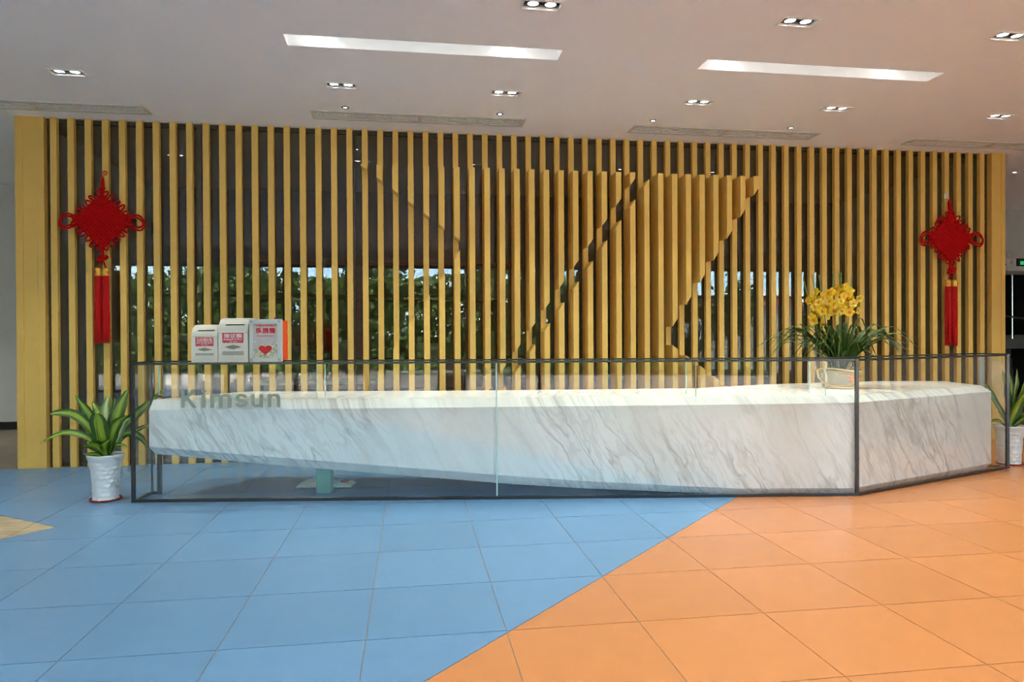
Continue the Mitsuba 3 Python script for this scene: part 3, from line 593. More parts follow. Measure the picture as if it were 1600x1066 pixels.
cols.append((np.r_[right_at(5.385, OB), 0], np.r_[right_at(5.412, OF), .066], np.r_[right_at(5.412, OF), .742], np.r_[right_at(5.36, OT), ZTOP], np.r_[back[10], ZTOP], np.r_[back[10], 0]))
def slab(c0, c1):
    cs = cols[c0:c1 + 1]; n = len(cs[0]); v, f = [], []
    lo, hi = cs[0], cs[-1]
    for ci, c in enumerate(cs):
        for p in c:
            p = p.copy()
            if ci == 0 and c0 > 0: p[:2] += (d1 if c0 < 8 else d2) * .0004
            if ci == len(cs) - 1 and c1 < len(cols) - 1: p[:2] -= (d1 if c1 <= 8 else d2) * .0004
            p[2] = max(p[2], .0005)
            v.append(p)
    for i in range(len(cs) - 1):
        for k_ in range(n):
            a_, b_ = i * n + k_, i * n + (k_ + 1) % n
            f += [(a_, a_ + n, b_ + n), (a_, b_ + n, b_)]
    for k_ in range(1, n - 1):
        f += [(0, k_, k_ + 1), ((len(cs) - 1) * n, (len(cs) - 1) * n + k_ + 1, (len(cs) - 1) * n + k_)]
    m = trimesh.Trimesh(v, f, process=False)
    if m.volume < 0: m.invert()
    return m
K = thing('reception_counter', 'long faceted white marble reception counter with grey veins and a floating left end', 'counter')
for c0, c1 in ((0, 2), (2, 5), (5, 8), (8, 10)): put(K + '__marble_slab', slab(c0, c1), 'm_marble')

# ---------------------------------------------------------------- glass screen round the counter
ZG, SHELF = 1.092, .287
B, L_, F = A + n1 * .287, V([-2.058, 6.02]), E_ + n2 * .195 + d2 * -.07
Q = thing('glass_screen', 'clear glass screen with dark metal edges enclosing the marble counter front', 'glass screen')
J = V([.666, 5.3755])
def p3(p, z): return V([p[0], p[1], z])
for a_, b_ in ((A, J), (J, C), (C, E_)):
    d_ = (b_ - a_) / np.linalg.norm(b_ - a_)
    put(Q + '__pane', sheet(a_ + d_ * .006, b_ - d_ * .003, .02, ZG - .012), 'm_pane')
put(Q + '__side_pane', sheet(A + n1 * .012, B - n1 * .008, .02, ZG - .012), 'm_pane')
put(Q + '__side_pane', sheet(E_ + (F - E_) * .06, F, .02, ZG - .012), 'm_pane')
put(Q + '__joint', bar(p3(J, .02), p3(J, ZG - .012), .010, .012), 'm_edge')
c_in = corner_off(SHELF)
def flat(poly, z): 
    m = trimesh.creation.extrude_polygon(Polygon(poly), .001, engine='earcut')
    keep = np.abs(m.face_normals[:, 2] - 1) < .01
    return trimesh.Trimesh(np.c_[m.vertices[:, :2], np.full(len(m.vertices), z)], m.faces[keep], process=True)
put(Q + '__shelf', flat([A, C, c_in, B], ZG), 'm_pane')
put(Q + '__shelf', flat([C, E_, E_ + n2 * SHELF, c_in], ZG), 'm_pane')
put(Q + '__shelf_edge', cat(bar(p3(B, ZG), p3(c_in, ZG), .008, .012), bar(p3(c_in, ZG), p3(E_ + n2 * SHELF, ZG), .008, .012)), 'm_steel_dark')
put(Q + '__shelf_edge', bar(p3(A, ZG), p3(B, ZG), .012, .012), 'm_steel_dark')
put(Q + '__shelf_edge', bar(p3(E_, ZG), p3(E_ + n2 * SHELF, ZG), .012, .012), 'm_steel_dark')
tr = .017
for a_, b_ in ((A, C), (C, E_)): put(Q + '__top_trim', bar(p3(a_, ZG - .008), p3(b_, ZG - .008), .014, tr), 'm_steel_dark')
for a_, b_ in ((A, C), (C, E_)): put(Q + '__base_rail', bar(p3(a_, .0125), p3(b_, .0125), .024, .024), 'm_steel_dark')
for a_, b_ in ((A, B), (B, L_), (E_, F)): put(Q + '__base_rail', bar(p3(a_, .011), p3(b_, .011), .020, .020), 'm_steel_dark')
for p, w in ((A, .024), (C, .024), (E_, .026)): put(Q + '__corner_post', bar(p3(p, .001), p3(p, ZG), w, w, up=(d1[0], d1[1], 0)), 'm_steel_dark')
put(Q + '__corner_post', bar(p3(B, .001), p3(B, ZG - .004), .014, .014), 'm_steel_dark')
put(Q + '__corner_post', bar(p3(F, .001), p3(F, ZG - .004), .040, .020), 'm_alu_grey')
put(Q + '__leg', bar(p3(L_, .001), p3(L_, .40), .030, .030), 'm_steel_dark')
put(Q + '__glass_rod', bar(p3(L_, ZTOP + .001), p3(L_, ZG - .006), .010, .006), 'm_edge')
put(Q + '__clamp', bbox(L_[0] - .022, L_[0] + .022, L_[1] - .012, L_[1] + .012, ZTOP + .001, ZTOP + .018, .003), 'm_steel_dark')
for x in (-.735, 2.24, 3.27):
    p, q = front_at(x, .016), front_at(x + .03, .287)
    put(Q + '__fin', sheet(p, q, ZTOP + .002, ZG - .012), 'm_pane')
    put(Q + '__fin_edge', cat(bar(p3(q, ZTOP + .002), p3(q, ZG - .012), .008, .012), bar(p3(p, ZTOP + .002), p3(p, ZG - .012), .005, .006)), 'm_edge')
fp = front_at(-.713, .27)
ft = place(bbox(-.060, .060, -.05, .05, .001, .225, .004), math.atan2(d1[1], d1[0]), (fp[0], fp[1] + .02, 0))
put(Q + '__glass_foot', ft, 'm_foot', label='green glass block foot')

# ---------------------------------------------------------------- lettering on the glass
k = thing('glass_lettering', 'grey-green frosted lettering on the left part of the glass screen', 'sign')
for ch, x0, x1, top in (('K', -1.783, -1.666, .882), ('i', -1.628, -1.591, .882), ('m', -1.558, -1.394, .845), ('s', -1.366, -1.271, .845), ('u', -1.241, -1.152, .842), ('n', -1.112, -1.018, .845)):
    m = meshkit.text_mesh(ch, .12, .004, bold=True)
    m = fit(m, 0, (x1 - x0) / d1[0], 0, top - .738)
    o = front_at(x0, -.0045)
    put(k + '__letter', upright(m, (o[0], o[1], .738), d1, -n1), 'm_frost')

# ---------------------------------------------------------------- suggestion boxes and donation box on the glass shelf
TOPZ = ZG + .0012
def local(o, dy=.03):
    """frame of a box whose left bottom front corner stands at x = o on the glass shelf"""
    p = front_at(o, dy)
    Mx = np.eye(4); Mx[:3, 0], Mx[:3, 1], Mx[:3, 2], Mx[:3, 3] = (d1[0], d1[1], 0), (n1[0], n1[1], 0), (0, 0, 1), (p[0], p[1], TOPZ)
    def f(m):
        m = m.copy(); m.apply_transform(Mx); return m
    return f
def front_text(m, y):                       # flat lettering to the box front (x right, z up), y = depth of the surface
    A_ = np.eye(4); A_[:3, 0], A_[:3, 1], A_[:3, 2], A_[:3, 3] = (1, 0, 0), (0, 0, 1), (0, -1, 0), (0, y, 0)
    m = m.copy(); m.apply_transform(A_); return m
def rect_xz(x0, x1, z0, z1, y0, y1): return box(x0, x1, y0, y1, z0, z1)
def letter_box(x, w, h, zs, slot, lab, dia, win, strip, label, head, sub, bold):
    k = thing('suggestion_box', label, 'suggestion box')
    f = local(x)
    dp = .17
    R = h - zs
    arc = [(dp * .60 * (1 - math.cos(t)), zs + R * math.sin(t)) for t in np.linspace(0, math.pi / 2, 10)]
    def side(profile):
        m = prism(Polygon(profile), 0, w)
        v = m.vertices.copy(); m.vertices = np.c_[v[:, 2], v[:, 0], v[:, 1]]
        if m.volume < 0: m.invert()
        return m
    put(k + '__body', f(side([(0, .0), (dp, .0), (dp, zs - .0015), (0, zs - .0015)])), 'm_box_white')
    lid = put(k + '__lid', f(side(arc + [(dp, h), (dp, zs + .001), (0, zs + .001)])), 'm_box_white', smooth=30)
    t = math.asin(min(.99, (slot[2] - zs) / R)); yy = dp * .60 * (1 - math.cos(t))
    put(lid + '__slot', f(bar((slot[0], yy - .001, slot[2]), (slot[1], yy - .001, slot[2]), .006, .0075)), 'm_dark')
    lb = put(k + '__label', f(rect_xz(lab[0], lab[1], lab[2], lab[3], -.0012, .001)), 'm_label_red', label='red label with white lettering')
    lw, lh = lab[1] - lab[0], lab[3] - lab[2]
    m = fit(cjk(head, .05, .0006, bold), lab[0] + lw * .075, lab[1] - lw * .075, lab[2] + lh * .47, lab[2] + lh * .93)
    put(lb + '__lettering', f(front_text(m, -.0013)), 'm_print_white')
    m = fit(meshkit.text_mesh(sub, .02, .0006, bold=True), lab[0] + lw * .06, lab[1] - lw * .06, lab[2] + lh * .24, lab[2] + lh * .44)
    put(lb + '__lettering', f(front_text(m, -.0013)), 'm_print_white')
    dots = [rect_xz(lab[0] + lw * u, lab[0] + lw * v, lab[2] + lh * .08, lab[2] + lh * .16, -.0018, -.0011) for u, v in ((.35, .46), (.50, .60), (.62, .70))]
    put(lb + '__fine_print', f(cat(*dots)), 'm_print_white')
    cx, z0, z1, hw = dia
    put(k + '__emblem', f(prism_xz(Polygon([(cx - hw, (z0 + z1) / 2), (cx, z0), (cx + hw, (z0 + z1) / 2), (cx, z1)]), -.0012, .001)), 'm_olive')
    x0, x1, z0, z1 = win
    fr = sbox(x0, z0, x1, z1)
    put(k + '__window', f(cat(box(x0 + .003, x1 - .003, -.0008, .001, z0 + .003, z1 - .003))), 'm_window_grey')
    put(k + '__window_frame', f(prism_xz(fr.difference(fr.buffer(-.003)), -.003, .001)), 'm_box_white')
    x0, x1, z0, z1 = strip
    fr = sbox(x0, z0, x1, z1)
    put(k + '__card_holder', f(prism_xz(fr.difference(fr.buffer(-.0022)), -.003, .001)), 'm_box_white')
    return k
s_ = 1 / 2333.0
def zz(y, base=945): return (base - y) * s_
letter_box(-1.712, .2055, .298, zz(478), ((220 - 105) * s_, (520 - 105) * s_, zz(360)), ((180 - 105) * s_, (510 - 105) * s_, zz(648), zz(487)), ((343 - 105) * s_, zz(745), zz(675), 140 * s_),
           ((168 - 105) * s_, (522 - 105) * s_, zz(828), zz(770)), ((168 - 105) * s_, (520 - 105) * s_, zz(885), zz(855)),
           'smaller white letter box with rounded top and red label, left of the taller one', '总经理信箱', 'General Manager mailbox', .0)
letter_box(-1.503, .232, .350, zz(408), ((720 - 590) * s_, (1060 - 590) * s_, zz(258)), ((665 - 590) * s_, (1053 - 590) * s_, zz(590), zz(405)), ((860 - 590) * s_, zz(710), zz(625), 163 * s_),
           ((655 - 590) * s_, (1063 - 590) * s_, zz(826), zz(738)), ((655 - 590) * s_, (1063 - 590) * s_, zz(875), zz(846)),
           'taller white suggestion box with rounded top and red label, middle of the row', '建议箱', 'Suggestion Box', .010)
k = thing('donation_box', 'red donation box with an aluminium framed front and a red heart', 'donation box')
f = local(-1.262)
w, h, dp = .254, .338, .17
put(k + '__body', f(bbox(.006, w - .004, .012, dp, .012, h - .010, .002)), 'm_box_red')
o = sbox(.0, .0, w, h); inn = sbox(.030, .031, w - .033, h - .033)
for name, g in (('top', sbox(.0, h - .033, w, h)), ('bottom', sbox(0, 0, w, .031)), ('left', sbox(0, .031, .030, h - .033)), ('right', sbox(w - .033, .031, w, h - .033))):
    put(k + '__frame_rail', f(cat(prism_xz(g, 0, .030), prism_xz(g.buffer(-.006), -.004, 0))), 'm_alu')
for cx, cz in ((.017, .017), (w - .017, .017), (.017, h - .019), (w - .017, h - .019)):
    put(k + '__corner_cap', f(bbox(cx - .0105, cx + .0105, -.006, .001, cz - .0105, cz + .0105, .002)), 'm_alu_grey')
ps = put(k + '__poster', f(box(.030, w - .033, .006, .010, .031, h - .033)), 'm_poster', label='front poster with red lettering and a heart')
X0, PW, PZ, PH = .030, w - .063, .031, h - .064          # poster rectangle
def pz(y): return PZ + PH * (865 - y) / 635.0
def pxx(x): return X0 + PW * (x - 240) / 447.0
put(ps + '__lettering', f(front_text(fit(cjk('广州锦新实业有限公司', .05, .0006, .02), pxx(250), pxx(670), pz(290), pz(248)), .0055)), 'm_print_red')
put(ps + '__lettering', f(front_text(fit(cjk('乐捐箱', .05, .0006, .035, 1.12), pxx(284), pxx(645), pz(415), pz(308)), .0055)), 'm_print_red')
put(ps + '__lettering', f(front_text(fit(meshkit.text_mesh('donation box', .02, .0006), pxx(296), pxx(625), pz(472), pz(440)), .0055)), 'm_print_red')
th = np.linspace(0, 2 * math.pi, 48, endpoint=False)
hx, hz = 16 * np.sin(th) ** 3, 13 * np.cos(th) - 5 * np.cos(2 * th) - 2 * np.cos(3 * th) - np.cos(4 * th)
heart = Polygon(np.c_[hx / 32, (hz + 17) / 29])
hp = affinity.affine_transform(heart, [pxx(580) - pxx(338), 0, 0, pz(635) - pz(818), pxx(459), pz(818)])
put(ps + '__heart', f(prism_xz(hp, .0045, .0065)), 'm_heart')
lk = lathe([(0, 0), (.009, 0), (.009, .004), (.006, .006), (0, .006)], 18); lk.apply_transform(trimesh.transformations.rotation_matrix(math.pi / 2, (1, 0, 0))); lk.apply_translation((.038, .006, pz(578)))
put(k + '__lock', f(lk), 'm_chrome', smooth=30)
hq = affinity.affine_transform(heart, [.018, 0, 0, .017, w - .051, h - .003])
put(k + '__heart_clip', f(prism_xz(hq, -.003, .004)), 'm_heart')

# ---------------------------------------------------------------- red knots on the screen
def knot(cx, cz, s, seed, label, hook):
    g = np.random.default_rng(seed)
    k = thing('chinese_knot', label, 'knot ornament', None)
    Yk = D - .052
    def P(pts): pts = V(pts, dtype=float); return np.c_[cx + pts[:, 0] * s, Yk + (pts[:, 2] if pts.shape[1] > 2 else 0 * pts[:, 0]), cz + pts[:, 1] * s]
    side, n = .385, 13
    sp = side / n; r = sp * .52
    def rot(u, v): return ((u - v) / math.sqrt(2), (u + v) / math.sqrt(2) * 1.03)
    cords = []
    for fam in (0, 1):
        for i in range(n):
            c = -side / 2 + sp * (i + .5)
            t = np.linspace(-side / 2, side / 2, n * 3 + 1)
            lift = .0055 * np.cos((t + side / 2) / sp * math.pi - math.pi / 2) * (1 if (i + fam) % 2 else -1)
            x, z = rot(t, np.full_like(t, c)) if fam == 0 else rot(np.full_like(t, c), t)
            cords.append(tube(P(np.c_[x, z, lift]), r * s, 6))
    put(k + '__knot_body', cat(*cords), 'm_red_cord', smooth=60)
    # small loops all along the four edges
    for e in range(4):
        for i in range(6):
            c = -side / 2 + side * (i + .55) / 6
            ln = (.050 + .022 * g.random()) * (.75 if i in (0, 5) else 1); wd = .018 + .006 * g.random(); lean = g.uniform(-.25, .25)
            t = np.linspace(-.15, 1.15, 15)
            out = ln * np.sin(np.clip(t, 0, 1) * math.pi) - .012 * ((t < 0) | (t > 1)); alo = wd * np.cos(t * math.pi) * -1 + lean * out
            base = side / 2 - .004
            if e == 0: u, v = base + out, c + alo
            elif e == 1: u, v = -base - out, c + alo
            elif e == 2: u, v = c + alo, base + out
            else: u, v = c + alo, -base - out
            x, z = rot(u, v)
            put(k + '__edge_loop', tube(P(np.c_[x, z, g.uniform(-.008, .010) + 0 * t]), .0085 * s, 7), 'm_red_cord', smooth=60)
    # two big drooping loops at each side corner
    for sg in (-1, 1):
        for q, (dx, up, dn) in enumerate(((.128, .055, -.085), (.115, .030, -.060))):
            q2 = dx + (.012 if sg > 0 else .0)
            cp = V([(.235, .02), (.29, up + .01), (.27 + q2 * .62, up), (.262 + q2, -.02), (.255 + q2 * .80, dn), (.30, dn + .012), (.215, -.03)])
            t = np.linspace(0, len(cp) - 1, 40); from_ = np.clip(t.astype(int), 0, len(cp) - 2)
            cc = np.vstack([cp[0] * 2 - cp[1], cp, cp[-1] * 2 - cp[-2]])
            pts = []
            for tt, i0 in zip(t, from_):
                w_ = tt - i0; p0, p1, p2, p3_ = cc[i0], cc[i0 + 1], cc[i0 + 2], cc[i0 + 3]
                pts.append(.5 * ((2 * p1) + (p2 - p0) * w_ + (2 * p0 - 5 * p1 + 4 * p2 - p3_) * w_ ** 2 + (3 * p1 - p0 - 3 * p2 + p3_) * w_ ** 3))
            pts = V(pts); pts[:, 0] *= sg
            put(k + '__side_loop', tube(P(np.c_[pts, np.full(len(pts), -.012 - .010 * q)]), .0095 * s, 8), 'm_red_cord', smooth=60)
    # hanging cord and hook
    put(k + '__hanging_cord', cat(tube(P([(-.010, .27, 0), (-.011, .33, .01), (-.007, .40, .018), (.0, .452, .02), (.007, .40, .016), (.011, .33, .008), (.010, .27, 0)]), .0115 * s, 8), tube(P([(-.022, .325, 0), (0, .335, -.012), (.022, .325, 0), (.0, .318, .012)]), .012 * s, 8, closed=True)), 'm_red_cord', smooth=60)
    if hook == 'button':
        b_ = lathe([(0, 0), (.020, 0), (.025, .004), (.022, .010), (.008, .013), (0, .013)], 24); mt, mt2 = 'm_heart', 'm_gold'
        b_.apply_transform(trimesh.transformations.rotation_matrix(math.pi / 2, (1, 0, 0)))
        bk = put(k + '__hook', place(b_, 0, (cx + .01, D - .0005, cz + .490 * s)), mt, smooth=35)
        m = fit(cjk('福', .03, .0008, .0), -.013, .013, -.013, .013)
        put(bk + '__emblem', upright(m, (cx + .01, D - .0136, cz + .490 * s), (1, 0), (0, -1)), mt2)
        put(bk + '__peg', tube([(cx + .01, D - .012, cz + .475 * s), (cx, D - .036, cz + .462 * s), (cx, D - .040, cz + .446 * s)], .004, 6), mt2)
    else:
        put(k + '__hook', cat(bbox(cx - .045, cx + .0, D - .009, D - .001, cz + .455 * s, cz + .515 * s, .003), tube([(cx - .02, D - .004, cz + .475 * s), (cx - .012, D - .030, cz + .455 * s), (cx - .004, D - .034, cz + .444 * s)], .005, 6)), 'm_white_metal')
    # round button knot, beads and tassels below
    for m_ in (tube(P([(0, -.265, 0), (-.004, -.30, 0), (.0, -.345, 0)]), .017 * s, 8), tube(P([(-.008, -.40, 0), (-.020, -.43, -.005), (-.030, -.462, -.010)]), .0075 * s, 6), tube(P([(.008, -.40, 0), (.022, -.43, -.005), (.032, -.462, -.010)]), .0075 * s, 6)): put(k + '__lower_cord', m_, 'm_red_cord', smooth=60)
    bn = []
    for q in range(5):
        a0 = q * math.pi / 5; t = np.linspace(0, 2 * math.pi, 25)[:-1]
        bn.append(tube(P(np.c_[.042 * np.cos(t) * math.cos(a0 * .5 - .6) + .006 * math.sin(a0), -.372 + .026 * np.sin(t + a0) + .004 * math.cos(a0 * 3), .020 * np.sin(t * 1 + a0 * 2) - .012]), .0095 * s, 7, closed=True))
    put(k + '__button_knot', cat(*bn), 'm_red_cord', smooth=60)
    for sg in (-1, 1):
        bxc = cx + sg * .0335 * s - (.004 if sg < 0 else -.004)
        yb = Yk - .006 - (.012 if sg > 0 else 0)
        b_ = put(k + '__bead', lathe([(0, 0), (.031, 0), (.033, .004), (.033, .010), (.0315, .012), (.0315, .068), (.033, .070), (.033, .076), (.031, .080), (0, .080)], 24, (bxc, yb, cz - .548 * s)), 'm_gold', smooth=35)
        gl_ = glyph_poly('福'); gl_ = affinity.affine_transform(gl_.simplify(1.0), [.04 / 96, 0, 0, .04 / 96, 0, 0])
        m = prism(gl_, 0, .001); m = m.subdivide_to_size(.008); v = m.vertices.copy()
        ang = (v[:, 0] - .02) / .032 + sg * .75
        m.vertices = np.c_[bxc + (.0318 + v[:, 2]) * np.sin(ang), yb - (.0318 + v[:, 2]) * np.cos(ang), cz - .548 * s + .022 + v[:, 1]]
        put(b_ + '__emblem', m, 'm_print_red')
        put(b_ + '__ring', cat(lathe([(.0335, .004), (.0345, .006), (.0335, .008)], 24, (bxc, yb, cz - .548 * s)), lathe([(.0335, .071), (.0345, .073), (.0335, .075)], 24, (bxc, yb, cz - .548 * s))), 'm_gold_dark')
        th_ = []
        for q in range(110):
            a_, rr = g.uniform(0, 2 * math.pi), math.sqrt(g.random()) * .031
            x_, y_ = bxc + rr * math.cos(a_), yb + rr * math.sin(a_)
            ln = .66 * s + g.uniform(-.035, .015)
            z_ = cz - .546 * s
            dx_ = g.normal() * .003
            th_.append(tube([(x_, y_, z_), (x_ + dx_, y_, z_ - ln * .5), (x_ + dx_ * 2 + g.normal() * .002, y_ + g.normal() * .003, z_ - ln)], [.0038, .0038, .0018], 5))
        put(k + '__tassel', cat(*th_), 'm_tassel', smooth=60)
knot(-3.035, 2.455, 1.0, 11, 'red woven knot ornament with tassels hung from a round button at the left end', 'button')
knot(6.395, 2.435, 1.06, 12, 'red woven knot ornament with tassels hung from a white hook at the right end', 'plate')

# ---------------------------------------------------------------- dracaenas in dimpled white pots
def smooth_path(cp, n=18):
    cp = V(cp, dtype=float); cc = np.vstack([cp[0] * 2 - cp[1], cp, cp[-1] * 2 - cp[-2]]); out = []
    for t in np.linspace(0, len(cp) - 1, n):
        i = min(int(t), len(cp) - 2); w_ = t - i; a_, b_, c_, d_ = cc[i:i + 4]
        out.append(.5 * (2 * b_ + (c_ - a_) * w_ + (2 * a_ - 5 * b_ + 4 * c_ - d_) * w_ ** 2 + (3 * b_ - a_ - 3 * c_ + d_) * w_ ** 3))
    return V(out)
def blade(cp, width, across, fold=.25, n=18, wave=0.0, tip=.75, seed=0):
    """a leaf along the control points, broadest at mid-length, folded along its midrib"""
    p = smooth_path(cp, n); t = np.linspace(0, 1, n)
    tn = np.gradient(p, axis=0); tn /= np.linalg.norm(tn, axis=1, keepdims=True)
    across = V(across, dtype=float)
    s = across - (tn @ across)[:, None] * tn; s /= np.linalg.norm(s, axis=1, keepdims=True)
    u = np.cross(s, tn)
    wd = width / 2 * np.clip(np.minimum(.35 + 2.2 * t, 1) * np.minimum(1, ((1 - t) / (1 - tip * .78)) ** .7 + .02), 0, 1)
    v, uv = [], []
    for k_, a_ in enumerate((-1, -.5, 0, .5, 1)):
        lift = fold * abs(a_) * wd + wave * width * np.sin(t * 17 + k_ * 1.3 + seed) * abs(a_) * wd / (width / 2)
        v.append(p + s * (a_ * wd)[:, None] + u * lift[:, None]); uv.append(np.c_[np.full(n, .5 + .5 * a_), t * 4])
    v, uv = np.stack(v, 1).reshape(-1, 3), np.stack(uv, 1).reshape(-1, 2)
    f = [(i * 5 + j, i * 5 + j + 1, i * 5 + 6 + j) for i in range(n - 1) for j in range(4)] + [(i * 5 + j, i * 5 + 6 + j, i * 5 + 5 + j) for i in range(n - 1) for j in range(4)]
    return trimesh.Trimesh(v, f, process=False), uv
def dimpled_pot(prof, s, at, nt=150, nz=72):
    """white pot with rows of shallow oval dimples pressed into its outside"""
    zs, rs = V(prof).T
    z = np.linspace(0, zs[-1], nz); r = np.interp(z, zs, rs)
    for _ in range(3): r[1:-1] = (r[:-2] + 2 * r[1:-1] + r[2:]) / 4
    th_ = np.arange(nt) * 2 * math.pi / nt
    Z, TH = np.meshgrid(z, th_, indexing='ij'); Rr = np.repeat(r[:, None], nt, 1)
    nrow, ncol = 10, 15
    row = Z / zs[-1] * nrow; best = np.full(Z.shape, 9.0)
    for dr_ in (-1, 0, 1, 2):
        ri = np.floor(row) + dr_ - .0
        for dc in (-1, 0, 1, 2):
            col = TH / (2 * math.pi) * ncol
            ci = np.floor(col) + dc
            h1 = np.mod(np.sin(ri * 12.9898 + np.mod(ci, ncol) * 78.233) * 43758.5, 1.0); h2 = np.mod(np.sin(ri * 39.3 + np.mod(ci, ncol) * 11.13) * 24634.6, 1.0)
            cx_, cz_ = ci + .5 * np.mod(ri, 2) + (h1 - .5) * .32, ri + .5 + (h2 - .5) * .32
            best = np.minimum(best, np.hypot((col - cx_) * 1.0, (row - cz_) * 1.0))
    dent = .0075 * np.clip(1 - (best / .78) ** 2, 0, 1)
    fade = np.clip((zs[-1] - .022 - Z) / .02, 0, 1) * np.clip(Z / .012, 0, 1)
    Rr = Rr - dent * fade
    v = [np.stack([Rr * np.cos(TH), Rr * np.sin(TH), Z], -1).reshape(-1, 3)]
    # rim and inside
    top = zs[-1]
    inner = [(r[-1] - .004, top + .003), (r[-1] - .010, top + .002), (r[-1] - .014, top - .01), (r[-1] - .036, top - .07)]
    for r_, z_ in inner: v.append(np.stack([r_ * np.cos(th_), r_ * np.sin(th_), np.full(nt, z_)], -1))
    rows = nz + len(inner); v = np.vstack(v)
    i = np.arange(rows - 1)[:, None] * nt; j = np.arange(nt)[None]; j2 = (j + 1) % nt
    q = np.stack([i + j, i + j2, i + nt + j2, i + nt + j], -1).reshape(-1, 4)
    f = np.vstack([q[:, [0, 1, 2]], q[:, [0, 2, 3]]])
    c = len(v); v = np.vstack([v, [0, 0, 0]]); f = np.vstack([f, [[c, (jj + 1) % nt, jj] for jj in range(nt)]])
    m = trimesh.Trimesh(v * s, f, process=False); m.apply_translation(at)
    return m
def dracaena(px_, py_, s, label, leaves, seed):
    g = np.random.default_rng(seed)
    k = thing('potted_dracaena', label, 'potted plant', None)
    put(k + '__saucer', lathe([(0, .0005), (.106, .0005), (.114, .006), (.116, .016), (.112, .016), (.108, .009), (0, .009)], 40, (px_, py_, 0)), 'm_saucer', smooth=30)
    h = .355
    prof = [(0, .096), (.05, .099), (.14, .103), (.24, .112), (.31, .124), (.345, .133), (h, .134)]
    pot = put(k + '__pot', dimpled_pot(prof, s, (px_, py_, .0095)), 'm_pot', smooth=True)
    zt = .0095 + h * s
    put(k + '__soil', lathe([(0, zt - .022), (.112 * s, zt - .026), (.112 * s, zt - .05), (0, zt - .05)], 32, (px_, py_, 0)), 'm_soil')
    st = put(k + '__stem', tube([(px_, py_, zt - .03), (px_ + .004, py_, zt + .04), (px_, py_ + .004, zt + .10)], [.022, .020, .014], 10), 'm_stem', smooth=True)
    for q, (pts, wd, mt, ac) in enumerate(leaves):
        cp = [(px_ + x, py_ + y, z) for x, y, z in pts]
        m, uv = blade(cp, wd, ac, fold=g.uniform(.18, .42), wave=.05, seed=q)
        put(k + '__leaf', m, f'm_leaf_{mt}', smooth=True, uv=uv)
u1 = 1 / 1017.0
def L1(pts, wd, mt=0, ac=(1, 0, .3), yy=0.0):
    n = len(pts)
    return ([((x - 450) * u1, yy * (i / (n - 1)) ** 1.2, (983 - y) * u1) for i, (x, y) in enumerate(pts)], wd * u1 * 1.18, mt, ac)
leaves1 = [
    L1([(455, 625), (405, 480), (325, 300), (200, 132)], 74, 1, (.8, .2, .5), .05),
    L1([(452, 625), (405, 490), (335, 370), (240, 278), (130, 262), (84, 272)], 62, 0, (.55, .3, .8), -.10),
    L1([(448, 622), (385, 535), (305, 462), (190, 425), (90, 450), (-8, 508)], 44, 0, (.3, .5, .8), -.06),
    L1([(452, 628), (447, 520), (442, 390), (443, 285), (446, 262)], 116, 0, (1, 0, 0), -.16),
    L1([(455, 605), (450, 400), (440, 250), (452, 138)], 76, 2, (1, .2, 0), .06),
    L1([(466, 612), (500, 420), (550, 240), (615, 86)], 88, 0, (.9, .2, -.3), .03),
    L1([(472, 615), (520, 470), (590, 355), (680, 250), (820, 100)], 66, 1, (.7, .3, -.6), .27),
    L1([(478, 620), (550, 490), (640, 435), (760, 388)], 34, 0, (.4, .4, -.8), .28),
    L1([(478, 622), (525, 505), (600, 455), (680, 520), (700, 610)], 52, 1, (.5, .2, .8), .20),
    L1([(450, 628), (425, 550), (390, 515), (355, 520)], 74, 1, (.6, .3, .6), -.17),
    L1([(446, 632), (385, 606), (325, 592)], 30, 1, (.2, .6, .6), -.10),
    L1([(462, 626), (520, 545), (590, 538), (640, 553)], 26, 1, (.2, .7, .6), -.05),
    L1([(472, 618), (505, 470), (570, 350), (655, 290)], 70, 0, (.7, .3, -.5), -.10),
    L1([(458, 612), (480, 400), (487, 162)], 50, 1, (1, .4, 0), .09),
    L1([(440, 605), (355, 440), (300, 400), (250, 320)], 56, 2, (.6, .4, .5), .06),
    L1([(470, 615), (510, 520), (560, 380), (600, 330)], 60, 2, (.6, .5, -.4), .09),
    L1([(455, 620), (460, 560), (480, 520), (545, 470)], 58, 0, (.7, .2, -.5), -.14),
    L1([(450, 618), (420, 470), (370, 300), (300, 190)], 70, 0, (.8, .4, .4), .12),
    L1([(462, 612), (490, 440), (530, 290), (570, 200)], 66, 1, (.9, .4, -.3), .13),
    L1([(446, 624), (400, 540), (345, 480), (270, 440)], 56, 0, (.4, .5, .7), .08)]
dracaena(-2.412, 5.875, 1.0, 'striped green dracaena in a dimpled white pot at the left end of the counter', leaves1, 5)
u2 = 1 / 733.0
def L2(pts, wd, mt=0, ac=(1, 0, .3), yy=0.0):
    n = len(pts)
    return ([((x - 348) * u2, yy * (i / (n - 1)) ** 1.2, (915 - y) * u2) for i, (x, y) in enumerate(pts)], wd * u2, mt, ac)
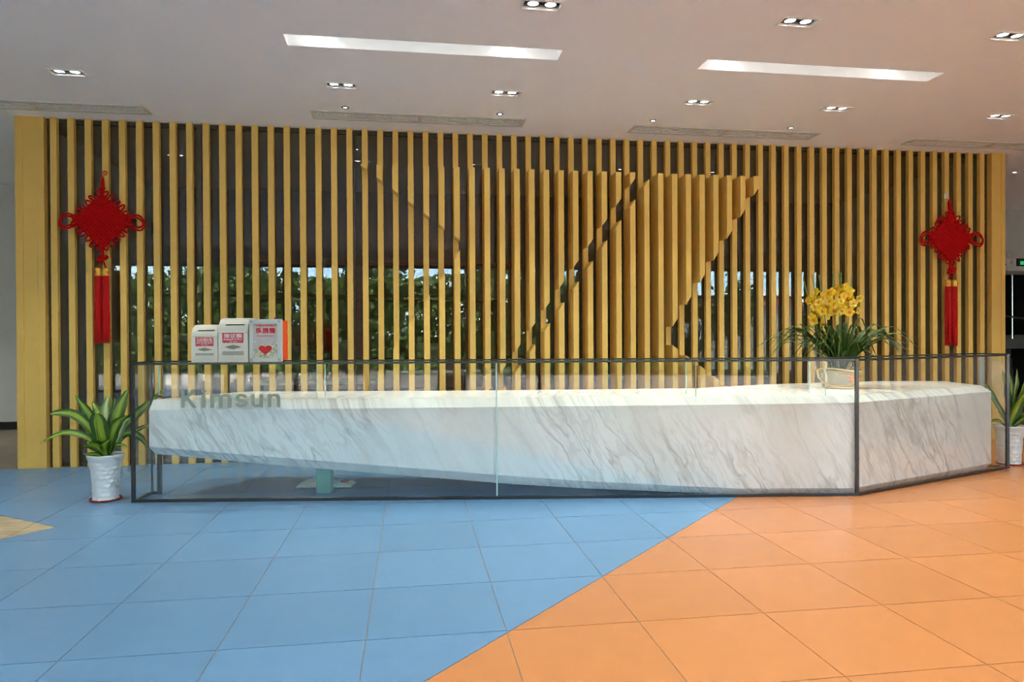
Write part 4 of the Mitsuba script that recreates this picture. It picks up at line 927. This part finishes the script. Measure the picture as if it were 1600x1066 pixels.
leaves2 = [
    L2([(340, 650), (300, 560), (225, 440), (195, 370), (125, 285)], 58, 1, (.8, .3, .5), .04),
    L2([(343, 648), (325, 500), (295, 370), (248, 228)], 74, 0, (.9, .2, .3), -.06),
    L2([(345, 650), (355, 500), (372, 370), (358, 232)], 48, 0, (1, .2, 0), .02),
    L2([(345, 655), (350, 560), (378, 450), (402, 372)], 78, 0, (1, 0, -.2), -.13),
    L2([(350, 650), (400, 560), (450, 400), (490, 320)], 58, 1, (.8, .2, -.4), -.04),
    L2([(355, 655), (420, 600), (480, 555), (540, 580)], 48, 1, (.5, .3, -.7), -.08),
    L2([(335, 655), (290, 600), (245, 552), (212, 522)], 40, 1, (.5, .4, .7), -.06),
    L2([(335, 656), (295, 620), (262, 600), (225, 610)], 32, 1, (.3, .5, .7), .05),
    L2([(360, 650), (430, 470), (520, 300)], 70, 0, (.8, .3, -.4), .05),
    L2([(360, 655), (460, 560), (570, 540), (640, 620)], 50, 0, (.4, .4, -.8), .04),
    L2([(352, 652), (385, 480), (440, 330), (470, 230)], 62, 2, (.9, .3, -.3), .08)]
dracaena(5.842, 5.985, 1.05, 'striped green dracaena in a dimpled white pot at the right edge of the photo', leaves2, 6)

# ---------------------------------------------------------------- orchid in its clear gold-rimmed bowl on the counter
k = thing('potted_orchid', 'yellow orchid with long strap leaves in a gold rimmed bowl on the marble counter', 'potted plant')
ox, oy, oz = 3.90, 5.80, ZTOP + .001
put(k + '__bowl', lathe([(0, .001), (.135, .001), (.138, .02), (.142, .05), (.165, .11), (.185, .165), (.176, .168), (.155, .11), (.13, .05), (.12, .02), (0, .02)], 48, (ox, oy, oz)), 'm_bowl', smooth=35)
t = np.arange(72) * 2 * math.pi / 72
def wavy(r0, z0, amp, lobes): return np.c_[ox + (r0 + .004 * np.cos(t * lobes)) * np.cos(t), oy + (r0 + .004 * np.cos(t * lobes)) * np.sin(t), oz + z0 + amp * np.sin(t * 2 + .6)]
put(k + '__rim', cat(tube(wavy(.186, .172, .012, 6), .007, 8, True), tube(wavy(.168, .128, .014, 8), .005, 6, True)), 'm_bowl_gold', smooth=True)
put(k + '__base_band', cat(tube(wavy(.140, .012, .0, 24), .008, 8, True), tube(wavy(.142, .030, .0, 24), .005, 6, True)), 'm_bowl_gold', smooth=True)
for sg in (-1, 1):
    put(k + '__handle', tube([(ox + sg * .14, oy - .03, oz + .03), (ox + sg * .165, oy - .05, oz + .10), (ox + sg * .18, oy - .045, oz + .17), (ox + sg * .205, oy - .03, oz + .185), (ox + sg * .222, oy, oz + .165), (ox + sg * .205, oy + .01, oz + .10), (ox + sg * .15, oy, oz + .04)], .009, 8), 'm_bowl_gold', smooth=True)
fl_ = []
for q in range(6):
    a0 = q * math.pi / 3
    pt = trimesh.creation.icosphere(subdivisions=1, radius=1); pt.apply_transform(np.diag([.012, .004, .018, 1])); pt.apply_translation((0, 0, .02))
    pt.apply_transform(trimesh.transformations.rotation_matrix(a0, (0, 1, 0))); fl_.append(pt)
fo = cat(*fl_); fo.apply_transform(trimesh.transformations.rotation_matrix(.22, (1, 0, 0)))
fo.apply_translation((ox + .02, oy - .158, oz + .078)); put(k + '__flower_relief', fo, 'm_bowl_orange', smooth=True)
sw = tube([(ox - .09, oy - .15, oz + .145), (ox - .02, oy - .172, oz + .125), (ox + .06, oy - .165, oz + .105), (ox + .12, oy - .125, oz + .112)], [.004, .014, .018, .006], 8)
put(k + '__swag', sw, 'm_bowl_orange', smooth=True)
put(k + '__soil', lathe([(0, .155), (.16, .150), (.15, .12), (0, .12)], 32, (ox, oy, oz)), 'm_soil')
g = np.random.default_rng(21)
for q in range(78):
    a_ = g.uniform(0, 2 * math.pi); tilt = g.uniform(.05, 1.0) ** .8; ln = g.uniform(.42, .78) * (1.0 if tilt > .3 else .75)
    if q < 22: tilt = g.uniform(.75, 1.08); ln = g.uniform(.72, .90); a_ = g.choice([0, math.pi]) + g.uniform(-.5, .5)
    dirx, diry = math.cos(a_), math.sin(a_) * (.55 if math.sin(a_) > 0 else .34)
    b0 = V([ox + dirx * .07 * g.random() + g.normal() * .02, oy + diry * .06, oz + .15])
    reach = ln * min(.95, .12 + tilt * .82); rise = ln * (.92 - .50 * tilt)
    droop = rise * (.10 if tilt < .45 else g.uniform(.25, .95))
    cp = [b0, b0 + V([dirx * reach * .22, diry * reach * .22, rise * .60]), b0 + V([dirx * reach * .62, diry * reach * .62, rise * 1.0]), b0 + V([dirx * reach, diry * reach, rise * 1.0 - droop * .75])]
    cp = [V([c[0], max(c[1], 5.40 + .373 * max(0, c[0] - 3.6)) if c[2] < oz + .9 else c[1], c[2]]) for c in cp]
    m, uv = blade(cp, g.uniform(.022, .036), (-diry - .3, dirx, .15), fold=.35, n=12, tip=.9)
    put(k + '__leaf', m, f'm_strap_{int(g.integers(3))}', smooth=True, uv=uv)
# support stakes with flower spikes
for dx, z1, zy in ((-.351, 1.015, .02), (-.288, 1.044, -.02), (-.187, 1.045, .03), (-.086, 1.058, -.03), (.015, 1.064, .0), (.03, 1.07, .05), (.111, 1.048, -.02)):
    put(k + '__stake', tube([(ox + dx * .22, oy + zy * .3, oz + .13), (ox + dx * .68, oy + zy * .7, oz + .60), (ox + dx, oy + zy, oz + z1)], .0042, 6), 'm_stem', smooth=True)
FL = [(-.222, .889), (-.275, .87), (-.32, .842), (-.281, .832), (-.329, .793), (-.259, .793), (-.27, .749), (-.203, .824), (-.18, .84), (-.225, .71), (-.183, .741), (-.183, .663), (-.27, .653), (-.22, .599), (-.237, .674), (-.144, .874), (-.098, .884), (-.11, .819), (-.121, .77), (-.132, .845), (-.036, .942), (-.028, .908), (-.019, .84), (-.028, .793), (.018, .924), (.06, .937), (.074, .882), (.051, .856), (.054, .809), (.068, .773), (-.017, .7), (.045, .695), (-.068, .747), (-.107, .741), (.12, .856), (.128, .825), (.128, .802), (.151, .765), (.051, .741), (-.028, .741), (-.09, .71), (.10, .72), (-.14, .69), (.0, .76), (-.30, .80), (-.24, .77), (-.20, .79), (-.16, .80), (-.25, .69), (-.21, .69), (-.08, .78), (.02, .88), (.03, .83), (.09, .83), (.11, .78), (-.06, .86), (-.05, .71), (.03, .77), (-.26, .62)]
def petal(a_, ln, wd, cup):
    n = 7; tt = np.linspace(0, 1, n); v = []
    for s2 in (-1, 0, 1):
        w_ = wd * np.sin(np.clip(tt * .92 + .08, 0, 1) * math.pi) ** .7 * .5
        v.append(np.c_[s2 * w_, -cup * ln * np.sin(tt * math.pi * .62) - .12 * ln * tt * abs(s2), ln * tt])
    v = np.stack(v, 1).reshape(-1, 3)
    f = [x for i in range(n - 1) for j in range(2) for x in ((i * 3 + j, i * 3 + j + 1, i * 3 + j + 4), (i * 3 + j, i * 3 + j + 4, i * 3 + j + 3))]
    m = trimesh.Trimesh(v, f, process=False); m.apply_transform(trimesh.transformations.rotation_matrix(a_, (0, 1, 0)))
    return m
bloom = cat(*[petal(q * 2 * math.pi / 5, .035, .029, .42) for q in range(5)])
lip = petal(math.pi, .016, .013, .85); lip.apply_translation((0, -.004, .004))
bud = trimesh.creation.icosphere(subdivisions=2, radius=1.0)
for q, (dx, dz) in enumerate(FL):
    yaw, pit, sc = g.uniform(-1.1, 1.1), g.uniform(-.35, .45), g.uniform(1.08, 1.36)
    Rm = trimesh.transformations.rotation_matrix(yaw, (0, 0, 1)) @ trimesh.transformations.rotation_matrix(pit, (1, 0, 0)) @ trimesh.transformations.rotation_matrix(g.uniform(-.4, .4), (0, 1, 0))
    Rm[:3, :3] *= sc; Rm[:3, 3] = (ox + dx, oy + g.uniform(-.10, .06), oz + dz)
    b_, l_ = bloom.copy(), lip.copy(); b_.apply_transform(Rm); l_.apply_transform(Rm)
    fk = put(k + '__flower', b_, f'm_petal_{q % 3}', smooth=True)
    put(fk + '__lip', l_, 'm_lip', smooth=True)

# ---------------------------------------------------------------- bag lying under the counter
k = thing('paper_bag', 'crumpled printed paper bag lying on the blue floor under the counter', 'bag')
nu, nv = 26, 14
U, Vv = np.meshgrid(np.linspace(-1, 1, nu), np.linspace(-1, 1, nv), indexing='ij')
thick = np.clip((1 - np.abs(U) ** 2.6) * (1 - np.abs(Vv) ** 2.6), 0, 1) ** .6
nz_ = meshkit.fbm(np.stack([U * 2.2, Vv * 2.2, U * 0], -1), 3, 4) - .5
top = np.stack([U * .235 + .02 * nz_, Vv * .10 + .015 * nz_, .004 + thick * (.062 + .05 * nz_)], -1).reshape(-1, 3)
bot = np.stack([U * .235 + .02 * nz_, Vv * .10 + .015 * nz_, 0 * U + .0015], -1).reshape(-1, 3)
i = (np.arange(nu - 1)[:, None] * nv + np.arange(nv - 1)[None]).ravel()
q = np.stack([i, i + nv, i + nv + 1, i + 1], 1)
def patch(mask_fn, pts, lift=0):
    cen = pts[q].mean(1); keep = mask_fn(cen); qq = q[keep]
    return trimesh.Trimesh(pts + V([0, 0, lift]), np.vstack([qq[:, [0, 1, 2]], qq[:, [0, 2, 3]]]), process=False)
R3 = lambda m: place(m, -.17, (-.735, 6.12, 0))
body = cat(patch(lambda c: c[:, 0] > -9, top), trimesh.Trimesh(bot, np.vstack([q[:, [2, 1, 0]], q[:, [3, 2, 0]]]), process=False))
put(k + '__body', R3(body), 'm_paper', smooth=40)
put(k + '__print', R3(patch(lambda c: (c[:, 0] > .15) & (c[:, 0] < .205) & (np.abs(c[:, 1]) < .07), top, .0015)), 'm_paper_print', smooth=40)
put(k + '__print', R3(patch(lambda c: (c[:, 0] > -.02) & (c[:, 0] < .12) & (np.abs(c[:, 1]) < .085), top, .0015)), 'm_paper_blue', smooth=40)
